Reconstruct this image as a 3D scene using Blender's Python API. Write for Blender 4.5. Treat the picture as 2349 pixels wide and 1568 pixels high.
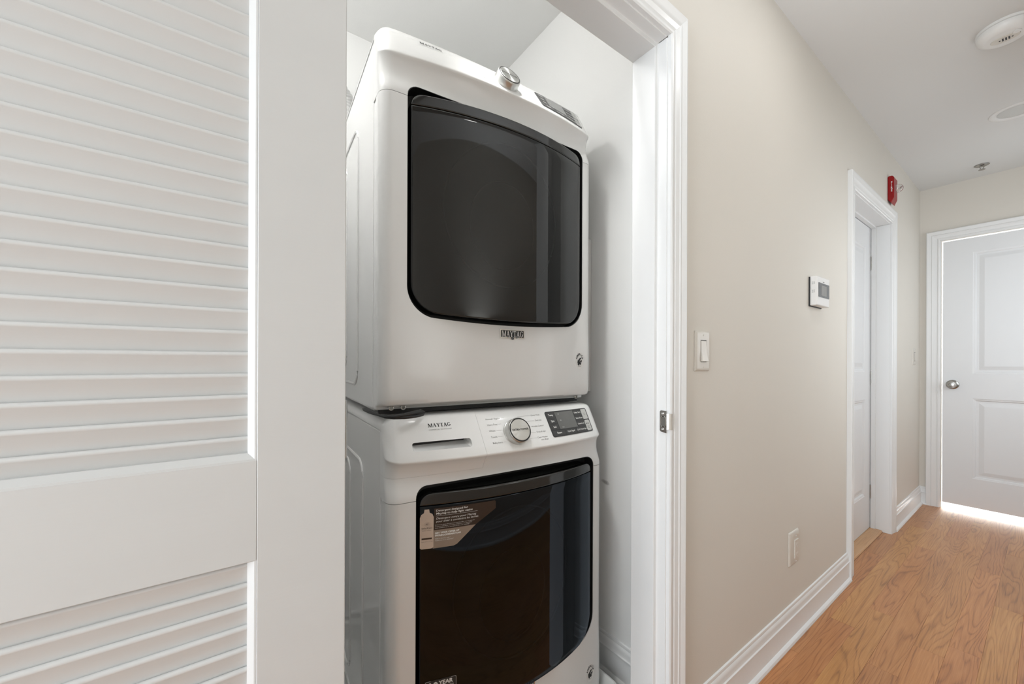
import bpy, bmesh, math, random
from math import sin, cos, pi, radians, sqrt
from mathutils import Vector, Matrix
random.seed(7)
for o in list(bpy.data.objects): bpy.data.objects.remove(o)
SC = bpy.context.scene; COL = SC.collection

# ------------------------------------------------------------------ camera, light, exposure
FPX, HOR, YAW, ROLL, DIST, CAMH = 884.31, 829.44, 54.4491, 0.204885, 0.6021, 1.0939
cam = bpy.data.objects.new('camera', bpy.data.cameras.new('camera')); COL.objects.link(cam)
cam.data.sensor_fit = 'HORIZONTAL'; cam.data.sensor_width = 36.0
cam.data.lens = FPX / 2349 * 36.0
cam.data.shift_y = (HOR - 784.0) / 2349
cam.data.clip_start = 0.02
# yaw is measured between the view axis and the wall's inward normal
fwd = Vector((cos(radians(YAW)), sin(radians(YAW)), 0)); right = Vector((sin(radians(YAW)), -cos(radians(YAW)), 0)); up = Vector((0, 0, 1))
r_ = radians(ROLL)
rx = right * cos(r_) + up * sin(r_); ux = up * cos(r_) - right * sin(r_)
cam.matrix_world = Matrix(((rx.x, ux.x, -fwd.x, 0), (rx.y, ux.y, -fwd.y, -DIST), (rx.z, ux.z, -fwd.z, CAMH), (0, 0, 0, 1)))
SC.camera = cam
SC.view_settings.view_transform = 'Standard'; SC.view_settings.look = 'None'
SC.view_settings.gamma = 1.0; SC.view_settings.use_curve_mapping = False
SC.view_settings.exposure = 0.10
w = bpy.data.worlds.new('world'); SC.world = w; w.use_nodes = True
w.node_tree.nodes['Background'].inputs[0].default_value = (0.85, 0.9, 1.0, 1); w.node_tree.nodes['Background'].inputs[1].default_value = 0.25

def area(name, loc, target, sx, sy, power, color=(1, 1, 1), spread=180):
    l = bpy.data.lights.new(name, 'AREA'); l.shape = 'RECTANGLE'; l.size = sx; l.size_y = sy; l.energy = power; l.color = color; l.spread = radians(spread)
    o = bpy.data.objects.new(name, l); COL.objects.link(o); o.location = loc
    o.rotation_euler = (Vector(target) - Vector(loc)).to_track_quat('-Z', 'Y').to_euler()
    return o
area('assumed_near_end_light', (-2.30, -0.62, 1.25), (3, -0.54, 1.05), 0.82, 2.1, 34, (0.83, 0.915, 1.0), 130)  # assumed light from the near end of the hallway; no window stands there
area('assumed_flash', (0.75, -0.92, 0.95), (0.95, -0.92, 2.44), 0.35, 0.3, 6.5, (0.87, 0.935, 1.0), 85)  # assumed flash turned up at the ceiling, softens the light near the camera
area('closet_wall_fill', (0.42, 0.14, 2.42), (1.07, 0.14, 0.85), 0.12, 0.06, 1.3, (0.99, 1.0, 0.99), 52)  # added spot that brightens the closet's right wall, has no fitting
for n_, x_, e_ in (('assumed_near_downlight', 0.62, 0.35), ('mid_downlight_fill', 1.55, 1.6)):  # near lamp is assumed, mid lamp is added to brighten the hallway wall
    l_ = area(n_, (x_, -0.50, 2.425), (x_, -0.50, 0), 0.13, 0.13, e_, (0.97, 0.98, 1.0))
area('near_hall_fill', (-0.95, -1.07, 0.85), (-0.30, 0, 0.50), 1.2, 1.6, 7.5, (0.80, 0.90, 1.0))  # added panel on the solid right wall, evens the light near the camera
area('mid_hall_fill', (2.65, -1.07, 1.0), (2.45, 0, 0.6), 0.65, 1.9, 11.5, (0.87, 0.94, 1.0))  # added panel that brightens the mid hallway, no opening behind it
pl_ = bpy.data.lights.new('assumed_closet_lamp', 'POINT'); pl_.energy = 7.0; pl_.shadow_soft_size = 0.06; po_ = bpy.data.objects.new('assumed_closet_lamp', pl_); COL.objects.link(po_); po_.location = (-0.02, 0.52, 2.32)  # assumed lamp hidden left of the dryer, brightens the dryer's side
area('assumed_side_light', (3.80, -1.07, 1.05), (3.75, 0, 0.95), 0.7, 2.0, 11, (0.87, 0.94, 1.0))  # assumed light from the right near the far door; the wall is solid
area('far_room_daylight', (6.3, -0.6, 1.6), (4.3, -0.6, 0.6), 1.6, 1.8, 260, (0.97, 0.985, 1.0))
area('mid_room_daylight', (3.0, 1.25, 1.5), (3.0, 0.3, 1.2), 1.2, 1.4, 28, (0.95, 0.98, 1.0))

# ------------------------------------------------------------------ materials
MATS = {}
def srgb(*c): return tuple((((v/255)+0.055)/1.055)**2.4 if v > 10 else v/255/12.92 for v in c) + (1,)
def mat(name, color, rough=0.5, metal=0.0, coat=0.0, noise=0.0, nscale=40, bump=0.0, bscale=200, stretch=None, spec=0.5, coatr=0.05):
    m = bpy.data.materials.new(name); m.use_nodes = True; nt = m.node_tree; p = nt.nodes['Principled BSDF']
    p.inputs['Base Color'].default_value = color; p.inputs['Roughness'].default_value = rough; p.inputs['Metallic'].default_value = metal
    p.inputs['Coat Weight'].default_value = coat; p.inputs['Coat Roughness'].default_value = coatr; p.inputs['Specular IOR Level'].default_value = spec
    tc = nt.nodes.new('ShaderNodeTexCoord'); mp = nt.nodes.new('ShaderNodeMapping')
    nt.links.new(tc.outputs['Object'], mp.inputs[0])
    if stretch: mp.inputs['Scale'].default_value = stretch
    n = nt.nodes.new('ShaderNodeTexNoise'); n.inputs['Scale'].default_value = nscale; n.inputs['Detail'].default_value = 4
    nt.links.new(mp.outputs[0], n.inputs[0])
    mx = nt.nodes.new('ShaderNodeMix'); mx.data_type = 'RGBA'; mx.blend_type = 'MIX'
    mx.inputs[6].default_value = color; mx.inputs[7].default_value = tuple(c*(1-noise) for c in color[:3]) + (1,)
    nt.links.new(n.outputs[0], mx.inputs[0]); nt.links.new(mx.outputs[2], p.inputs['Base Color'])
    if bump:
        n2 = nt.nodes.new('ShaderNodeTexNoise'); n2.inputs['Scale'].default_value = bscale; n2.inputs['Detail'].default_value = 3
        nt.links.new(mp.outputs[0], n2.inputs[0])
        b = nt.nodes.new('ShaderNodeBump'); b.inputs['Strength'].default_value = bump; b.inputs['Distance'].default_value = 0.002
        nt.links.new(n2.outputs[0], b.inputs['Height']); nt.links.new(b.outputs[0], p.inputs['Normal'])
    MATS[name] = m; return m
wall_paint = mat('wall_paint', (0.715, 0.675, 0.61, 1), 0.7, noise=0.03, nscale=3, bump=0.10, bscale=260)
ceil_paint = mat('ceiling_paint', (0.72, 0.715, 0.70, 1), 0.85, noise=0.02, nscale=3, bump=0.10, bscale=220)
closet_paint = mat('closet_paint', (0.85, 0.85, 0.835, 1), 0.6, noise=0.02, nscale=3, bump=0.10, bscale=240)
trim_paint = mat('trim_paint', (0.80, 0.80, 0.79, 1), 0.32, noise=0.02, nscale=12, bump=0.12, bscale=60, stretch=(1, 1, 1))
door_paint = mat('door_paint', (0.78, 0.785, 0.79, 1), 0.4, noise=0.02, nscale=12, bump=0.05, bscale=90)
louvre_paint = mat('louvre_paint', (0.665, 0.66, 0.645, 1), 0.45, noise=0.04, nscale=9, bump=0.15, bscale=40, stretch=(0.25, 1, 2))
enamel = mat('white_enamel', (0.80, 0.80, 0.79, 1), 0.22, coat=0.7, noise=0.01)
console_white = mat('console_white_plastic', (0.83, 0.83, 0.82, 1), 0.25, coat=0.5, noise=0.01)
black_gloss = mat('black_gloss_plastic', (0.012, 0.012, 0.011, 1), 0.12, coat=0.3, noise=0.2)
black_matt = mat('black_matt_plastic', (0.012, 0.012, 0.012, 1), 0.5, noise=0.3)
dark_drum = mat('dark_drum', (0.10, 0.10, 0.095, 1), 0.4, noise=0.3, nscale=9)
drum_ring = mat('drum_ring', (0.30, 0.30, 0.29, 1), 0.25, noise=0.2)
ink = mat('black_ink', (0.02, 0.02, 0.02, 1), 0.5)
grey_ink = mat('grey_ink', (0.22, 0.22, 0.21, 1), 0.5)
white_ink = mat('white_ink', (0.75, 0.75, 0.73, 1), 0.5)
chrome = mat('chrome', (0.78, 0.78, 0.76, 1), 0.12, metal=1.0, noise=0.05)
brushed = mat('brushed_metal', (0.62, 0.62, 0.60, 1), 0.32, metal=1.0, noise=0.1, bump=0.1, bscale=300)
nickel = mat('satin_nickel', (0.42, 0.41, 0.39, 1), 0.22, metal=1.0, noise=0.1)
foil = mat('aluminium_foil', (0.88, 0.88, 0.87, 1), 0.35, metal=0.6, noise=0.15, nscale=60, bump=0.6, bscale=90)
panel_grey = mat('panel_charcoal', (0.035, 0.035, 0.035, 1), 0.3, coat=0.2)
key_grey = mat('key_charcoal', (0.05, 0.05, 0.05, 1), 0.35)
lcd = mat('lcd_glass', (0.16, 0.16, 0.155, 1), 0.2, coat=0.3, noise=0.2, nscale=30)
key_light = mat('key_light_grey', (0.55, 0.55, 0.53, 1), 0.4)
ivory = mat('ivory_plastic', (0.66, 0.62, 0.555, 1), 0.3, noise=0.01)
white_plastic = mat('white_plastic', (0.78, 0.77, 0.75, 1), 0.35, noise=0.01)
slot_dark = mat('slot_dark', (0.12, 0.115, 0.10, 1), 0.6)
red = mat('red_enamel', (0.30, 0.001, 0.002, 1), 0.35, coat=0.1, noise=0.1, spec=0.3)
brown = mat('sticker_brown', srgb(52, 37, 26), 0.35, noise=0.05)
taupe = mat('sticker_taupe', srgb(150, 134, 120), 0.35, noise=0.05)
beige = mat('sticker_beige', srgb(205, 186, 170), 0.35, noise=0.03)
pan_white = mat('pan_plastic', (0.75, 0.75, 0.73, 1), 0.35, noise=0.02)
closet_floor_m = mat('closet_floor_vinyl', (0.38, 0.375, 0.36, 1), 0.5, noise=0.15, nscale=20)
gasket = mat('pale_bracket', (0.5, 0.5, 0.48, 1), 0.4)
lens_white = mat('lamp_lens', (0.62, 0.62, 0.60, 1), 0.4)

def wood(name, cols, scale=1.0, contrast=1.0, rough=0.33):
    m = bpy.data.materials.new(name); m.use_nodes = True; nt = m.node_tree; N = nt.nodes; L = nt.links; p = N['Principled BSDF']
    tc = N.new('ShaderNodeTexCoord'); oi = N.new('ShaderNodeObjectInfo')
    mul = N.new('ShaderNodeVectorMath'); mul.operation = 'SCALE'; comb = N.new('ShaderNodeCombineXYZ')
    m1 = N.new('ShaderNodeMath'); m1.operation = 'MULTIPLY'; m1.inputs[1].default_value = 37.0; L.new(oi.outputs['Random'], m1.inputs[0])
    m2 = N.new('ShaderNodeMath'); m2.operation = 'MULTIPLY'; m2.inputs[1].default_value = 91.0; L.new(oi.outputs['Random'], m2.inputs[0])
    L.new(m1.outputs[0], comb.inputs[0]); L.new(m2.outputs[0], comb.inputs[1]); L.new(m1.outputs[0], comb.inputs[2])
    add = N.new('ShaderNodeVectorMath'); add.operation = 'ADD'; L.new(tc.outputs['Object'], add.inputs[0]); L.new(comb.outputs[0], add.inputs[1])
    mp = N.new('ShaderNodeMapping'); mp.inputs['Scale'].default_value = (1.15*scale, 11.5*scale, 9); L.new(add.outputs[0], mp.inputs[0])
    n = N.new('ShaderNodeTexNoise'); n.inputs['Scale'].default_value = 1.0; n.inputs['Detail'].default_value = 1.6; n.inputs['Roughness'].default_value = 0.42; n.inputs['Distortion'].default_value = 0.55
    L.new(mp.outputs[0], n.inputs[0])
    k = N.new('ShaderNodeMath'); k.operation = 'MULTIPLY'; k.inputs[1].default_value = 17.0; L.new(n.outputs[0], k.inputs[0])
    fr = N.new('ShaderNodeMath'); fr.operation = 'FRACT'; L.new(k.outputs[0], fr.inputs[0])
    rp = N.new('ShaderNodeValToRGB'); e = rp.color_ramp.elements
    e[0].position = 0.0; e[0].color = (0.25, 0.25, 0.25, 1); e[1].position = 1.0; e[1].color = (0.25, 0.25, 0.25, 1)
    q = rp.color_ramp.elements.new(0.22); q.color = (0.75, 0.75, 0.75, 1); q = rp.color_ramp.elements.new(0.75); q.color = (0.60, 0.60, 0.60, 1)
    q = rp.color_ramp.elements.new(0.93); q.color = (0.0, 0.0, 0.0, 1)
    L.new(fr.outputs[0], rp.inputs[0])
    # fine pores along the board
    mp2 = N.new('ShaderNodeMapping'); mp2.inputs['Scale'].default_value = (9, 330, 60); L.new(add.outputs[0], mp2.inputs[0])
    n2 = N.new('ShaderNodeTexNoise'); n2.inputs['Scale'].default_value = 1.0; n2.inputs['Detail'].default_value = 2; L.new(mp2.outputs[0], n2.inputs[0])
    # broad tone patches
    mp3 = N.new('ShaderNodeMapping'); mp3.inputs['Scale'].default_value = (2.5, 14, 8); L.new(add.outputs[0], mp3.inputs[0])
    n3 = N.new('ShaderNodeTexNoise'); n3.inputs['Scale'].default_value = 1.0; n3.inputs['Detail'].default_value = 2; L.new(mp3.outputs[0], n3.inputs[0])
    a1 = N.new('ShaderNodeMath'); a1.operation = 'MULTIPLY'; a1.inputs[1].default_value = 0.30*contrast; L.new(rp.outputs[0], a1.inputs[0])
    a2 = N.new('ShaderNodeMath'); a2.operation = 'MULTIPLY_ADD'; a2.inputs[1].default_value = 0.45; L.new(n2.outputs[0], a2.inputs[0]); L.new(a1.outputs[0], a2.inputs[2])
    a3 = N.new('ShaderNodeMath'); a3.operation = 'MULTIPLY_ADD'; a3.inputs[1].default_value = 0.42; L.new(n3.outputs[0], a3.inputs[0]); L.new(a2.outputs[0], a3.inputs[2])
    cr = N.new('ShaderNodeValToRGB'); ce = cr.color_ramp.elements
    ce[0].position = 0.22; ce[0].color = cols[0]; ce[1].position = 0.86; ce[1].color = cols[2]
    q = ce.new(0.55); q.color = cols[1]
    L.new(a3.outputs[0], cr.inputs[0])
    hs = N.new('ShaderNodeHueSaturation'); L.new(cr.outputs[0], hs.inputs['Color'])
    v = N.new('ShaderNodeMapRange'); v.inputs[3].default_value = 0.90; v.inputs[4].default_value = 1.07; L.new(oi.outputs['Random'], v.inputs[0]); L.new(v.outputs[0], hs.inputs['Value'])
    m5 = N.new('ShaderNodeMath'); m5.operation = 'MULTIPLY'; m5.inputs[1].default_value = 7.31; L.new(oi.outputs['Random'], m5.inputs[0])
    f5 = N.new('ShaderNodeMath'); f5.operation = 'FRACT'; L.new(m5.outputs[0], f5.inputs[0])
    h5 = N.new('ShaderNodeMapRange'); h5.inputs[3].default_value = 0.494; h5.inputs[4].default_value = 0.505; L.new(f5.outputs[0], h5.inputs[0]); L.new(h5.outputs[0], hs.inputs['Hue'])
    L.new(hs.outputs[0], p.inputs['Base Color'])
    b = N.new('ShaderNodeBump'); b.inputs['Strength'].default_value = 0.12; b.inputs['Distance'].default_value = 0.001; L.new(a3.outputs[0], b.inputs['Height']); L.new(b.outputs[0], p.inputs['Normal'])
    p.inputs['Roughness'].default_value = rough; p.inputs['Coat Weight'].default_value = 0.25; p.inputs['Coat Roughness'].default_value = 0.25
    MATS[name] = m; return m
oak = wood('oak_boards', [(0.17, 0.058, 0.016, 1), (0.47, 0.200, 0.060, 1), (0.62, 0.30, 0.108, 1)])
sill_oak = wood('pale_oak_sill', [(0.42, 0.22, 0.09, 1), (0.60, 0.35, 0.155, 1), (0.70, 0.44, 0.22, 1)], contrast=0.5)

def dark_glass(name, tint, body, mixb, ior, coat=(0.95, 0.95, 0.94, 1)):
    m = bpy.data.materials.new(name); m.use_nodes = True; nt = m.node_tree; N = nt.nodes; L = nt.links
    N.remove(N['Principled BSDF']); out = N['Material Output']
    tr = N.new('ShaderNodeBsdfTransparent'); tr.inputs[0].default_value = (tint, tint, tint*0.97, 1)
    df = N.new('ShaderNodeBsdfDiffuse'); df.inputs[0].default_value = (body, body, body*0.96, 1)
    gl = N.new('ShaderNodeBsdfGlossy'); gl.inputs[0].default_value = coat; gl.inputs['Roughness'].default_value = 0.03
    fr = N.new('ShaderNodeFresnel'); fr.inputs[0].default_value = ior
    tc = N.new('ShaderNodeTexCoord'); n = N.new('ShaderNodeTexNoise'); n.inputs['Scale'].default_value = 6; n.inputs['Detail'].default_value = 5; n.inputs['Distortion'].default_value = 1.0
    L.new(tc.outputs['Object'], n.inputs[0])
    mr = N.new('ShaderNodeMapRange'); mr.inputs[1].default_value = 0.35; mr.inputs[2].default_value = 0.8; mr.inputs[3].default_value = body*0.7; mr.inputs[4].default_value = body*1.5; L.new(n.outputs[0], mr.inputs[0]); L.new(mr.outputs[0], df.inputs[0])
    m1 = N.new('ShaderNodeMixShader'); m1.inputs[0].default_value = mixb; L.new(tr.outputs[0], m1.inputs[1]); L.new(df.outputs[0], m1.inputs[2])
    m2 = N.new('ShaderNodeMixShader'); L.new(fr.outputs[0], m2.inputs[0]); L.new(m1.outputs[0], m2.inputs[1]); L.new(gl.outputs[0], m2.inputs[2])
    L.new(m2.outputs[0], out.inputs[0]); MATS[name] = m; return m
smoked = dark_glass('smoked_glass', 0.16, 0.007, 0.5, 1.55)
smoked_dark = dark_glass('smoked_dark_glass', 0.10, 0.006, 0.5, 1.40, (0.74, 0.83, 0.95, 1))
def clear(name):
    m = bpy.data.materials.new(name); m.use_nodes = True; p = m.node_tree.nodes['Principled BSDF']
    p.inputs['Base Color'].default_value = (0.9, 0.9, 0.88, 1); p.inputs['Roughness'].default_value = 0.03; p.inputs['Transmission Weight'].default_value = 0.9; p.inputs['IOR'].default_value = 1.4
    MATS[name] = m; return m
clear_dome = clear('clear_strobe_plastic')
def emis(name, c, s):
    m = bpy.data.materials.new(name); m.use_nodes = True; p = m.node_tree.nodes['Principled BSDF']
    p.inputs['Base Color'].default_value = c; p.inputs['Emission Color'].default_value = c; p.inputs['Emission Strength'].default_value = s; MATS[name] = m; return m
lit_lens = emis('lit_lens', (1, 0.97, 0.92, 1), 9.0)
# scuffed closet wall: one smudge with a place of its own
def scuff_wall():
    m = closet_paint.copy(); m.name = 'closet_paint_scuffed'; nt = m.node_tree; N = nt.nodes; L = nt.links; p = N['Principled BSDF']
    src = p.inputs['Base Color'].links[0].from_socket
    tc = N.new('ShaderNodeTexCoord'); mp = N.new('ShaderNodeMapping'); mp.vector_type = 'TEXTURE'
    mp.inputs['Location'].default_value = (1.075, 0.325, 0.665); mp.inputs['Rotation'].default_value = (0.15, 0, 0); mp.inputs['Scale'].default_value = (1, 0.022, 0.0085)
    L.new(tc.outputs['Object'], mp.inputs[0])
    ln = N.new('ShaderNodeVectorMath'); ln.operation = 'LENGTH'; L.new(mp.outputs[0], ln.inputs[0])
    n = N.new('ShaderNodeTexNoise'); n.inputs['Scale'].default_value = 260; L.new(tc.outputs['Object'], n.inputs[0])
    ad = N.new('ShaderNodeMath'); ad.operation = 'MULTIPLY_ADD'; ad.inputs[1].default_value = 0.9; L.new(n.outputs[0], ad.inputs[0]); L.new(ln.outputs['Value'], ad.inputs[2])
    mr = N.new('ShaderNodeMapRange'); mr.inputs[1].default_value = 0.9; mr.inputs[2].default_value = 1.5; mr.inputs[3].default_value = 0.75; mr.inputs[4].default_value = 0.0; L.new(ad.outputs[0], mr.inputs[0])
    mx = N.new('ShaderNodeMix'); mx.data_type = 'RGBA'; mx.inputs[7].default_value = (0.30, 0.29, 0.27, 1); L.new(mr.outputs[0], mx.inputs[0]); L.new(src, mx.inputs[6]); L.new(mx.outputs[2], p.inputs['Base Color'])
    return m
closet_scuffed = scuff_wall()

# ------------------------------------------------------------------ mesh helpers
class MB:
    def __init__(s): s.v = []; s.f = []
    def add(s, v, f):
        b = len(s.v); s.v += [tuple(p) for p in v]; s.f += [tuple(i+b for i in q) for q in f]; return s
    def box(s, x0, x1, y0, y1, z0, z1):
        return s.add([(x0,y0,z0),(x1,y0,z0),(x1,y1,z0),(x0,y1,z0),(x0,y0,z1),(x1,y0,z1),(x1,y1,z1),(x0,y1,z1)],
                     [(0,3,2,1),(4,5,6,7),(0,1,5,4),(1,2,6,5),(2,3,7,6),(3,0,4,7)])
    def prism(s, poly, a0, a1, axis):
        """poly: 2D points in the two remaining axes (ascending order), extruded along axis"""
        def P(p, a):
            return {0: (a, p[0], p[1]), 1: (p[0], a, p[1]), 2: (p[0], p[1], a)}[axis]
        n = len(poly); v = [P(p, a0) for p in poly] + [P(p, a1) for p in poly]
        f = [tuple(range(n)), tuple(range(2*n-1, n-1, -1))] + [(i, n+i, n+(i+1) % n, (i+1) % n) for i in range(n)]
        return s.add(v, f)
    def lathe(s, prof, c, ax, n=48, caps=True):
        """prof: (radius, height) along ax from c"""
        ax = Vector(ax).normalized(); t = ax.orthogonal().normalized(); b = ax.cross(t); c = Vector(c)
        v = []; f = []
        for r, h in prof:
            for i in range(n):
                a = 2*pi*i/n; v.append(c + ax*h + t*(r*cos(a)) + b*(r*sin(a)))
        for j in range(len(prof)-1):
            for i in range(n): f.append((j*n+i, j*n+(i+1) % n, (j+1)*n+(i+1) % n, (j+1)*n+i))
        if caps:
            f.append(tuple(range(n-1, -1, -1))); f.append(tuple(range((len(prof)-1)*n, len(prof)*n)))
        return s.add(v, f)
    def tube(s, pts, r, n=8, flat=1.0):
        pts = [Vector(p) for p in pts]; v = []; f = []
        for i, p in enumerate(pts):
            d = (pts[min(i+1, len(pts)-1)] - pts[max(i-1, 0)]).normalized()
            u = Vector((0, 0, 1)) if abs(d.z) < 0.9 else Vector((1, 0, 0))
            a = d.cross(u).normalized(); b = a.cross(d).normalized()
            rr = r[i] if isinstance(r, (list, tuple)) else r
            for k in range(n):
                t = 2*pi*k/n; v.append(p + a*(rr*cos(t)) + b*(rr*flat*sin(t)))
        for i in range(len(pts)-1):
            for k in range(n): f.append((i*n+k, i*n+(k+1) % n, (i+1)*n+(k+1) % n, (i+1)*n+k))
        f.append(tuple(range(n-1, -1, -1))); f.append(tuple(range((len(pts)-1)*n, len(pts)*n)))
        return s.add(v, f)
    def shift(s, d): s.v = [(a+d[0], b+d[1], c+d[2]) for a, b, c in s.v]; return s

def wloc(p):
    l = Vector((0, 0, 0))
    while p: l += p.location; p = p.parent
    return l
def obj(name, mb, m, parent=None, bev=0.0, smooth=True, local=False, label=None, seg=2, recalc=True, angle=40, origin=None):
    me = bpy.data.meshes.new(name)
    base = Vector((0, 0, 0)) if local else wloc(parent)
    o = bpy.data.objects.new(name, me); COL.objects.link(o)
    if origin is not None: o.location = Vector(origin) - base; base = Vector(origin)
    me.from_pydata([tuple(Vector(p) - base) for p in mb.v], [], mb.f)
    if recalc:
        bm = bmesh.new(); bm.from_mesh(me); bmesh.ops.remove_doubles(bm, verts=bm.verts, dist=1e-6); bmesh.ops.recalc_face_normals(bm, faces=bm.faces); bm.to_mesh(me); bm.free()
    for mm in (m if isinstance(m, (list, tuple)) else [m]): me.materials.append(mm)
    if bev:
        b = o.modifiers.new('bevel', 'BEVEL'); b.width = bev; b.segments = seg; b.limit_method = 'ANGLE'; b.angle_limit = radians(35); b.harden_normals = False
    if smooth:
        me.polygons.foreach_set('use_smooth', [True]*len(me.polygons)); me.set_sharp_from_angle(angle=radians(angle))
        if bev:
            wn = o.modifiers.new('wn', 'WEIGHTED_NORMAL'); wn.keep_sharp = True
    if parent: o.parent = parent
    if label: o['label'] = label
    return o
def thing(name, label, cat, loc=(0, 0, 0), group=None):
    o = bpy.data.objects.new(name, None); COL.objects.link(o); o.location = loc; o.empty_display_size = 0.1
    o['label'] = label; o['category'] = cat
    if group: o['group'] = group
    return o
def tag(o, label, cat, group=None):
    o['label'] = label; o['category'] = cat
    if group: o['group'] = group
    return o
def struct(name, mb, m, label, cat, **k):
    o = obj(name, mb, m, **k); o['kind'] = 'structure'; o['label'] = label; o['category'] = cat; return o
def boolean(o, cutter, op='DIFFERENCE'):
    md = o.modifiers.new('b', 'BOOLEAN'); md.operation = op; md.object = cutter; md.solver = 'EXACT'
    dg = bpy.context.evaluated_depsgraph_get(); dg.update()
    me = bpy.data.meshes.new_from_object(o.evaluated_get(dg)); mats = list(o.data.materials)
    o.modifiers.clear(); o.data = me
    if not me.materials:
        for q in mats: me.materials.append(q)
    me.polygons.foreach_set('use_smooth', [True]*len(me.polygons)); me.set_sharp_from_angle(angle=radians(40))
def tmp(mb, parent): return obj('tmp', mb, ink, parent, smooth=False, local=True)
def drop(*os):
    for o in os: bpy.data.objects.remove(o)

# text and flat print: 2D triangles pushed through a surface map (u, v, lift) -> point
def text2d(body, size, align='CENTER', bold=0.0, shear=0.0, sx=1.0, spacing=1.0):
    c = bpy.data.curves.new('t', 'FONT'); c.body = body; c.size = size; c.align_x = align; c.align_y = 'CENTER'; c.offset = bold; c.shear = shear; c.space_character = spacing; c.resolution_u = 3
    o = bpy.data.objects.new('t', c); COL.objects.link(o)
    dg = bpy.context.evaluated_depsgraph_get(); dg.update(); me = bpy.data.meshes.new_from_object(o.evaluated_get(dg))
    v = [(p.co.x*sx, p.co.y) for p in me.vertices]; f = [tuple(q.vertices) for q in me.polygons]
    bpy.data.objects.remove(o); return v, f
def serif2d(word, h, bold=1.0):
    """slab-serif capitals drawn from strokes; returns verts, faces centred on (0,0)"""
    V = []; F = []; x = 0.0
    def q(*p):
        b = len(V); V.extend([((a+x)*h, (c-0.5)*h) for a, c in p]); F.append(tuple(range(b, b+len(p))))
    def stem(x0, w, y0=0, y1=1): q((x0, y0), (x0+w, y0), (x0+w, y1), (x0, y1))
    def diag(xb, xt, w, yb=0, yt=1): q((xb, yb), (xb+w, yb), (xt+w, yt), (xt, yt))
    def ser(xc, wd, y): q((xc-wd/2, y), (xc+wd/2, y), (xc+wd/2, y+0.07), (xc-wd/2, y+0.07))
    T, t = 0.20*bold, 0.09*bold
    for ch in word:
        if ch == 'M':
            stem(0.10, t); stem(0.92, T); diag(0.50, 0.10, T); diag(0.53, 0.95, t); ser(0.14, 0.30, 0); ser(1.02, 0.40, 0); ser(0.14, 0.24, 0.93); ser(1.04, 0.34, 0.93); wd = 1.26
        elif ch == 'A':
            diag(0.08, 0.42, t); diag(0.66, 0.36, T); q((0.24, 0.30), (0.72, 0.30), (0.70, 0.37), (0.27, 0.37)); ser(0.12, 0.28, 0); ser(0.76, 0.38, 0); wd = 0.98
        elif ch == 'Y':
            stem(0.38, T, 0, 0.48); diag(0.38, 0.06, T, 0.45, 1); diag(0.47, 0.78, t, 0.45, 1); ser(0.48, 0.40, 0); ser(0.16, 0.36, 0.93); ser(0.82, 0.28, 0.93); wd = 0.96
        elif ch == 'T':
            stem(0.34, T); q((0.04, 0.91), (0.84, 0.91), (0.84, 1.0), (0.04, 1.0)); stem(0.04, 0.06, 0.74, 0.95); stem(0.78, 0.06, 0.74, 0.95); ser(0.44, 0.42, 0); wd = 0.90
        elif ch == 'G':
            n = 22
            for i in range(n):
                a0 = radians(38 + 292*i/n); a1 = radians(38 + 292*(i+1)/n)
                def P(a, inner):
                    wi = t + (T-t)*max(0, -cos(a))
                    r = 0.45 - (wi if inner else 0); ry = 0.51 - (t if inner else 0)
                    return (0.47 + r*cos(a), 0.5 + ry*sin(a))
                q(P(a0, 1), P(a0, 0), P(a1, 0), P(a1, 1))
            stem(0.68, T*0.9, 0.10, 0.44); ser(0.78, 0.38, 0.40); stem(0.80, 0.06, 0.72, 0.97); wd = 1.04
        elif ch == 'O':
            wd = 1.0
        x += wd + 0.03
    W = x*h
    return [(a - W/2, b) for a, b in V], F
def decal(vf, fn, mb=None, du=0, dv=0, lift=0.0004, rot=0):
    mb = mb or MB(); v, f = vf; c, s = cos(rot), sin(rot)
    mb.add([fn(a*c-b*s+du, a*s+b*c+dv, lift) for a, b in v], f); return mb
def rrect2d(x0, x1, y0, y1, r, n=5, sk=0.0, nx=1):
    pts = []
    for cx, cy, a in ((x1-r, y0+r, -90), (x1-r, y1-r, 0), (x0+r, y1-r, 90), (x0+r, y0+r, 180)):
        for i in range(n+1):
            t = radians(a + 90*i/n); pts.append((cx+r*cos(t), cy+r*sin(t)))
    return pts
def fillpoly(pts, nx=10):
    """split a convex 2D outline into vertical strips so that it can follow a bowed surface"""
    bm = bmesh.new(); vs = [bm.verts.new((a, b, 0)) for a, b in pts]; bm.faces.new(vs)
    x0 = min(p[0] for p in pts); x1 = max(p[0] for p in pts)
    for i in range(1, nx):
        bmesh.ops.bisect_plane(bm, geom=bm.verts[:]+bm.edges[:]+bm.faces[:], plane_co=(x0+(x1-x0)*i/nx, 0, 0), plane_no=(1, 0, 0))
    bm.verts.index_update(); v = [(p.co.x, p.co.y) for p in bm.verts]; f = [tuple(p.index for p in q.verts) for q in bm.faces]; bm.free(); return v, f
def plate(pts, fn, lift0, lift1, nx=8):
    """closed thin slab with outline pts between two lifts over the surface"""
    v, f = fillpoly(pts, nx); mb = MB(); mb.add([fn(a, b, lift1) for a, b in v], f)
    n = len(pts); mb.add([fn(a, b, lift0) for a, b in pts] + [fn(a, b, lift1) for a, b in pts], [(i, (i+1) % n, n+(i+1) % n, n+i) for i in range(n)])
    return mb

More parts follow.
